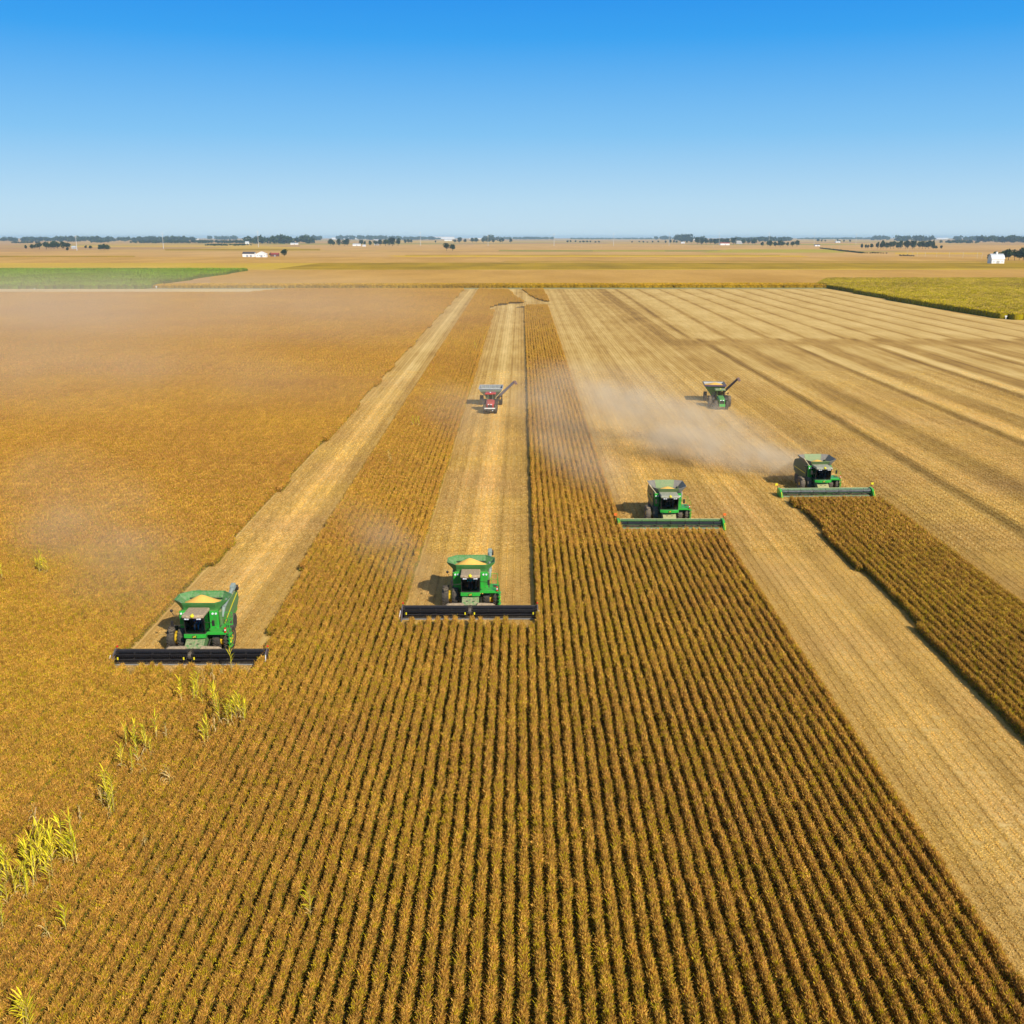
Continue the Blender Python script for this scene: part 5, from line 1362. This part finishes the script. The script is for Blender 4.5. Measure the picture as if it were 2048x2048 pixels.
clump([Z5(*p) for p in ((1420, 580), (1440, 540), (1415, 520))], "yellow corn plant low and left below the tall clump", "three corn plants below the tall clump")
corn(*Z5(1490, 490), "dry tan corn stalk at the foot of the tall clump before the nearest combine", dry=True)
clump([Z5(*p) for p in ((1345, 270), (1365, 240), (1350, 215), (1375, 205))], "yellow-green corn plant in the small clump left of the tall clump", "small corn clump left of the tall clump")
corn(*Z5(1258, 270), "lone thin corn plant left of the small clump before the nearest combine")
corn(*Z5(1403, 300), "lone thin corn plant right of the small clump before the nearest combine")
clump([Z5(*p) for p in ((1415, 135), (1475, 105))], "dry tan corn stalk standing right in front of the nearest header", "dry corn stalks before the nearest header", True)
corn(463, 1349, "bright yellow corn plant touching the right half of the nearest header", s=1.15)
corn(*Z5(1600, 60), "small dry corn stalk right of the corn touching the nearest header", dry=True, s=.8)
corn(*Z5(1540, 90), "short dry corn stalk below the right half of the nearest header", dry=True, s=.7)
corn(*Z5(1085, 525), "lone corn plant with dark gap, right of the four-part clump")
corn(*Z5(1155, 525), "bare tan corn stalk right of the lone plant above the scattered clump", dry=True)
clump([Z5(*p) for p in ((880, 590), (940, 625), (1015, 640), (1045, 640), (850, 735), (920, 775), (960, 690), (1010, 600), (945, 560))], "yellow-green corn plant in the loose scattered group at mid left", "loose scattered corn at mid left")
corn(*Z5(995, 770), "dry tan corn stalk at the lower edge of the loose scattered group", dry=True)
clump([Z5(*p) for p in ((1150, 830), (1178, 845))], "dry bent corn stalk alone right of the loose scattered group", "pair of dry bent corn stalks", True)
clump([Z5(*p) for p in ((745, 960), (785, 935), (775, 1085), (760, 1040), (790, 1020))], "yellow corn plant in the narrow clump below the loose scattered group", "narrow corn clump at left")
corn(*Z5(712, 1000), "dry tan corn stalk at the left side of the narrow clump", dry=True)
corn(*Z5(560, 1105), "single dry corn stalk between the narrow clump and the big clump", dry=True)
corn(*Z5(258, 1135), "dark dry corn stalk standing above the big clump", dry=True)
bigp = [(280 + 52 * i + random.uniform(-18, 18), 1285 + 62 * j + random.uniform(-22, 22)) for j in range(4) for i in range(5) if not (j == 3 and i > 2)]
bigp += [(205, 1440), (235, 1390), (215, 1500), (190, 1425), (260, 1520), (520, 1420), (540, 1390), (515, 1330), (480, 1400), (250, 1560), (355, 1590), (510, 1290)]
clump([Z5(*p) for p in bigp], "bright yellow-green corn plant in the big dense clump at the lower left", "big dense corn clump at the lower left")
clump([Z5(*p) for p in ((30, 1500), (62, 1560), (12, 1560), (72, 1490), (20, 1650), (60, 1680), (45, 1440), (10, 1500))], "yellow corn plant in the clump cut by the left picture edge", "corn clump at the left edge")
clump([Z5(*p) for p in ((120, 1640), (200, 1645), (150, 1600), (185, 1590))], "corn plant between the edge clump and the big clump", "corn between the two lower left clumps")
corn(*Z5(470, 1890), "lone bright corn plant with spread leaves below the big clump", s=1.15)
corn(*Z5(335, 1930), "white dry corn stalk left of the lone bright corn plant", dry=True)
clump([Z5(*p) for p in ((30, 1850), (8, 1800))], "yellow corn plant at the left edge below the edge clump", "two corn plants low at the left edge")
corn(*Z5(1110, 1485), "small dry corn stalk alone among the rows right of the big clump", dry=True, s=.8)
corn(*Z5(1003, 1260), "small faded corn stalk between rows right of the big clump", dry=True, s=.8)
corn(621, 1850, "lone thin corn plant among the rows at the bottom left centre", s=.95)
clump([(52, 2094), (66, 2090), (58, 2086)], "yellow corn leaves poking up at the bottom left edge", "corn at the bottom edge")
clump([(80, 1157), (86, 1155), (92, 1158), (77, 1152), (84, 1150), (98, 1159)], "bright yellow corn plant in the lone tight clump above left of the nearest combine", "tight corn clump in the left field")
clump([(1, 1166), (5, 1168)], "yellow corn plant cut by the left edge level with the lone tight clump", "corn at the left edge of the field")
corn(138, 798, "tiny pale corn stalk far out in the left field", dry=True, s=1.2)
for px, py, d in ((779, 925, True), (782, 933, True)): corn(px, py, "pale corn stalk in the strip right of the left cut swath", "pale stalks right of the left swath", d)
clump([(826, 858), (832, 856), (838, 858)], "yellow corn plant in the far strip between the two cut swaths", "corn in the strip between the swaths", s=1.0)
clump([(950, 700), (953, 704), (968, 686)], "tiny corn plant beside the far left edge of the middle swath", "corn by the far middle swath", s=1.2)

# ------------------------------------------------------------------ dust and air
def dust_mat(name, dens, col=(0.86, 0.76, 0.62), scale=0.12, power=1.4, thr=(.40, .70), taper=None, anis=0.0):
    """density falls off from the middle of the cloud to its skin and is broken up by turbulence"""
    m = bpy.data.materials.new(name); m.use_nodes = True; n, l = nodes_of(m); n.clear()
    o = n.new("ShaderNodeOutputMaterial"); pv = n.new("ShaderNodeVolumePrincipled")
    pv.inputs["Color"].default_value = col + (1,); pv.inputs["Anisotropy"].default_value = anis
    tc = n.new("ShaderNodeTexCoord")
    ln = n.new("ShaderNodeVectorMath"); ln.operation = 'LENGTH'; l.new(tc.outputs["Object"], ln.inputs[0])
    fall = n.new("ShaderNodeMapRange"); fall.interpolation_type = 'SMOOTHSTEP'; fall.inputs[1].default_value = 1.0; fall.inputs[2].default_value = 0.15; fall.inputs[3].default_value = 0; fall.inputs[4].default_value = 1
    l.new(ln.outputs["Value"], fall.inputs[0])
    ge = n.new("ShaderNodeNewGeometry")
    no = n.new("ShaderNodeTexNoise"); no.inputs["Scale"].default_value = scale; no.inputs["Detail"].default_value = 3; no.inputs["Roughness"].default_value = .55
    l.new(ge.outputs["Position"], no.inputs["Vector"])
    mr = n.new("ShaderNodeMapRange"); mr.inputs[1].default_value = thr[0]; mr.inputs[2].default_value = thr[1]; mr.inputs[3].default_value = .25; mr.inputs[4].default_value = 1.3
    l.new(no.outputs["Fac"], mr.inputs[0])
    mu = n.new("ShaderNodeMath"); mu.operation = 'MULTIPLY'; l.new(fall.outputs[0], mu.inputs[0]); l.new(mr.outputs[0], mu.inputs[1])
    out = mu.outputs[0]
    if taper:       # thicker at the +X end of the cloud, next to the machine that throws it up
        sx = n.new("ShaderNodeSeparateXYZ"); l.new(tc.outputs["Object"], sx.inputs[0])
        t2 = n.new("ShaderNodeMapRange"); t2.inputs[1].default_value = -1; t2.inputs[2].default_value = 1; t2.inputs[3].default_value = taper[0]; t2.inputs[4].default_value = taper[1]
        l.new(sx.outputs["X"], t2.inputs[0])
        m2 = n.new("ShaderNodeMath"); m2.operation = 'MULTIPLY'; l.new(out, m2.inputs[0]); l.new(t2.outputs[0], m2.inputs[1]); out = m2.outputs[0]
    m3 = n.new("ShaderNodeMath"); m3.operation = 'MULTIPLY'; l.new(out, m3.inputs[0]); m3.inputs[1].default_value = dens
    l.new(m3.outputs[0], pv.inputs["Density"]); l.new(pv.outputs[0], o.inputs["Volume"])
    return m
def dust(a, b, rad, rad_z, m, lab):
    """an egg-shaped cloud from a to b (metres), b being the machine's end"""
    A = Vector(a); B = Vector(b); c = (A + B) / 2; d = B - A
    mb = MB(); mb.ball((0, 0, 0), 1.0, 1.0, 24, 12)
    o = mb.build("dust_cloud", m); o.location = c
    o.rotation_euler = d.to_track_quat('X', 'Z').to_euler(); o.scale = (d.length / 2, rad, rad_z)
    return tag(o, lab, "dust", None, "stuff")
DC = (0.985, 0.86, 0.66)
DP = dust_mat("plume_dust", 0.062, DC, scale=.13, taper=(.25, 1.6), thr=(.44, .62))
dust((-4, 198, 7.0), (47, 138.0, 1.8), 15, 5.5, DP, "pale dust plume drifting left behind the furthest right combine")
DQ = dust_mat("plume_dust_dense", 0.23, DC, scale=.22, taper=(.15, 1.5), thr=(.45, .60))
dust((14, 170, 4.6), (45.5, 137.6, 1.4), 7, 3.6, DQ, "denser root of the dust plume at the furthest right combine")
DR = dust_mat("plume_puff", 0.12, DC, scale=.25, thr=(.44, .60))
dust((10, 180, 9.0), (27, 163, 5.5), 7, 3.2, DR, "billow on top of the dust plume below the green tractor")
dust((24, 176, 6.5), (38, 158, 4.5), 6, 3.0, DR, "billow of dust between the green tractor and the furthest right combine")
dust((-4, 190, 6.0), (10, 174, 4.0), 8, 3.6, dust_mat("plume_tail", 0.03, DC, scale=.2, thr=(.44, .60)), "faint end billow of the dust plume over the uncut strip")
D2 = dust_mat("thin_plume_dust", 0.055, DC, scale=.16, taper=(.25, 1.5), thr=(.44, .62))
dust((1, 172, 8), (16.5, 119.5, .6), 7, 4.6, D2, "thin dust drifting left behind the combine with orange flags")
D3 = dust_mat("thin_brown_dust", 0.055, (.94, .74, .48), scale=.16, taper=(.15, 1.8), thr=(.40, .64))
dust((-24, 128, 3.0), (-3.0, 84, 0.2), 5.5, 2.4, D3, "thin brown dust drifting left behind the middle combine")
dust((-75, 160, 4), (-25, 74, .4), 12, 3.6, dust_mat("faint_plume_dust", 0.040, (.95, .76, .54), scale=.08, taper=(.4, 1.6), thr=(.40, .64)), "faint dust left behind the nearest combine")
dust((-16, 225, 4), (-3.5, 155, 1), 10, 4.0, dust_mat("track_dust", 0.026, DC, scale=.08), "faint dust over the middle swath before the red tractor")
dust((6, 250, 5), (34, 175, 2), 24, 5, dust_mat("track_dust_wide", 0.022, DC, scale=.06), "faint dust drifting over the cut ground by the green tractor")
VC = (0.98, .82, .63)
dust((-340, 430, 14), (40, 330, 6), 190, 16, dust_mat("drifting_dust", 0.0060, VC, scale=.012, thr=(.36, .66)), "wide thin veil of dust drifting over the uncut beans at the left")
dust((-200, 250, 7), (0, 190, 3), 60, 7, dust_mat("drifting_dust_low", 0.0085, VC, scale=.025, thr=(.38, .66)), "low drifting dust over the uncut beans left of the cut swath")
hz = bpy.data.materials.new("haze"); hz.use_nodes = True
n, l = nodes_of(hz); n.clear()
o_ = n.new("ShaderNodeOutputMaterial"); pv = n.new("ShaderNodeVolumePrincipled")
pv.inputs["Color"].default_value = (0.45, 0.72, 1.0, 1); pv.inputs["Density"].default_value = 0.000045
l.new(pv.outputs[0], o_.inputs["Volume"])
mb = MB(); mb.span(-31000, 31000, -1000, 33000, -1.0, 62.0)
o_ = mb.build("haze", hz); o_["kind"] = "stuff"
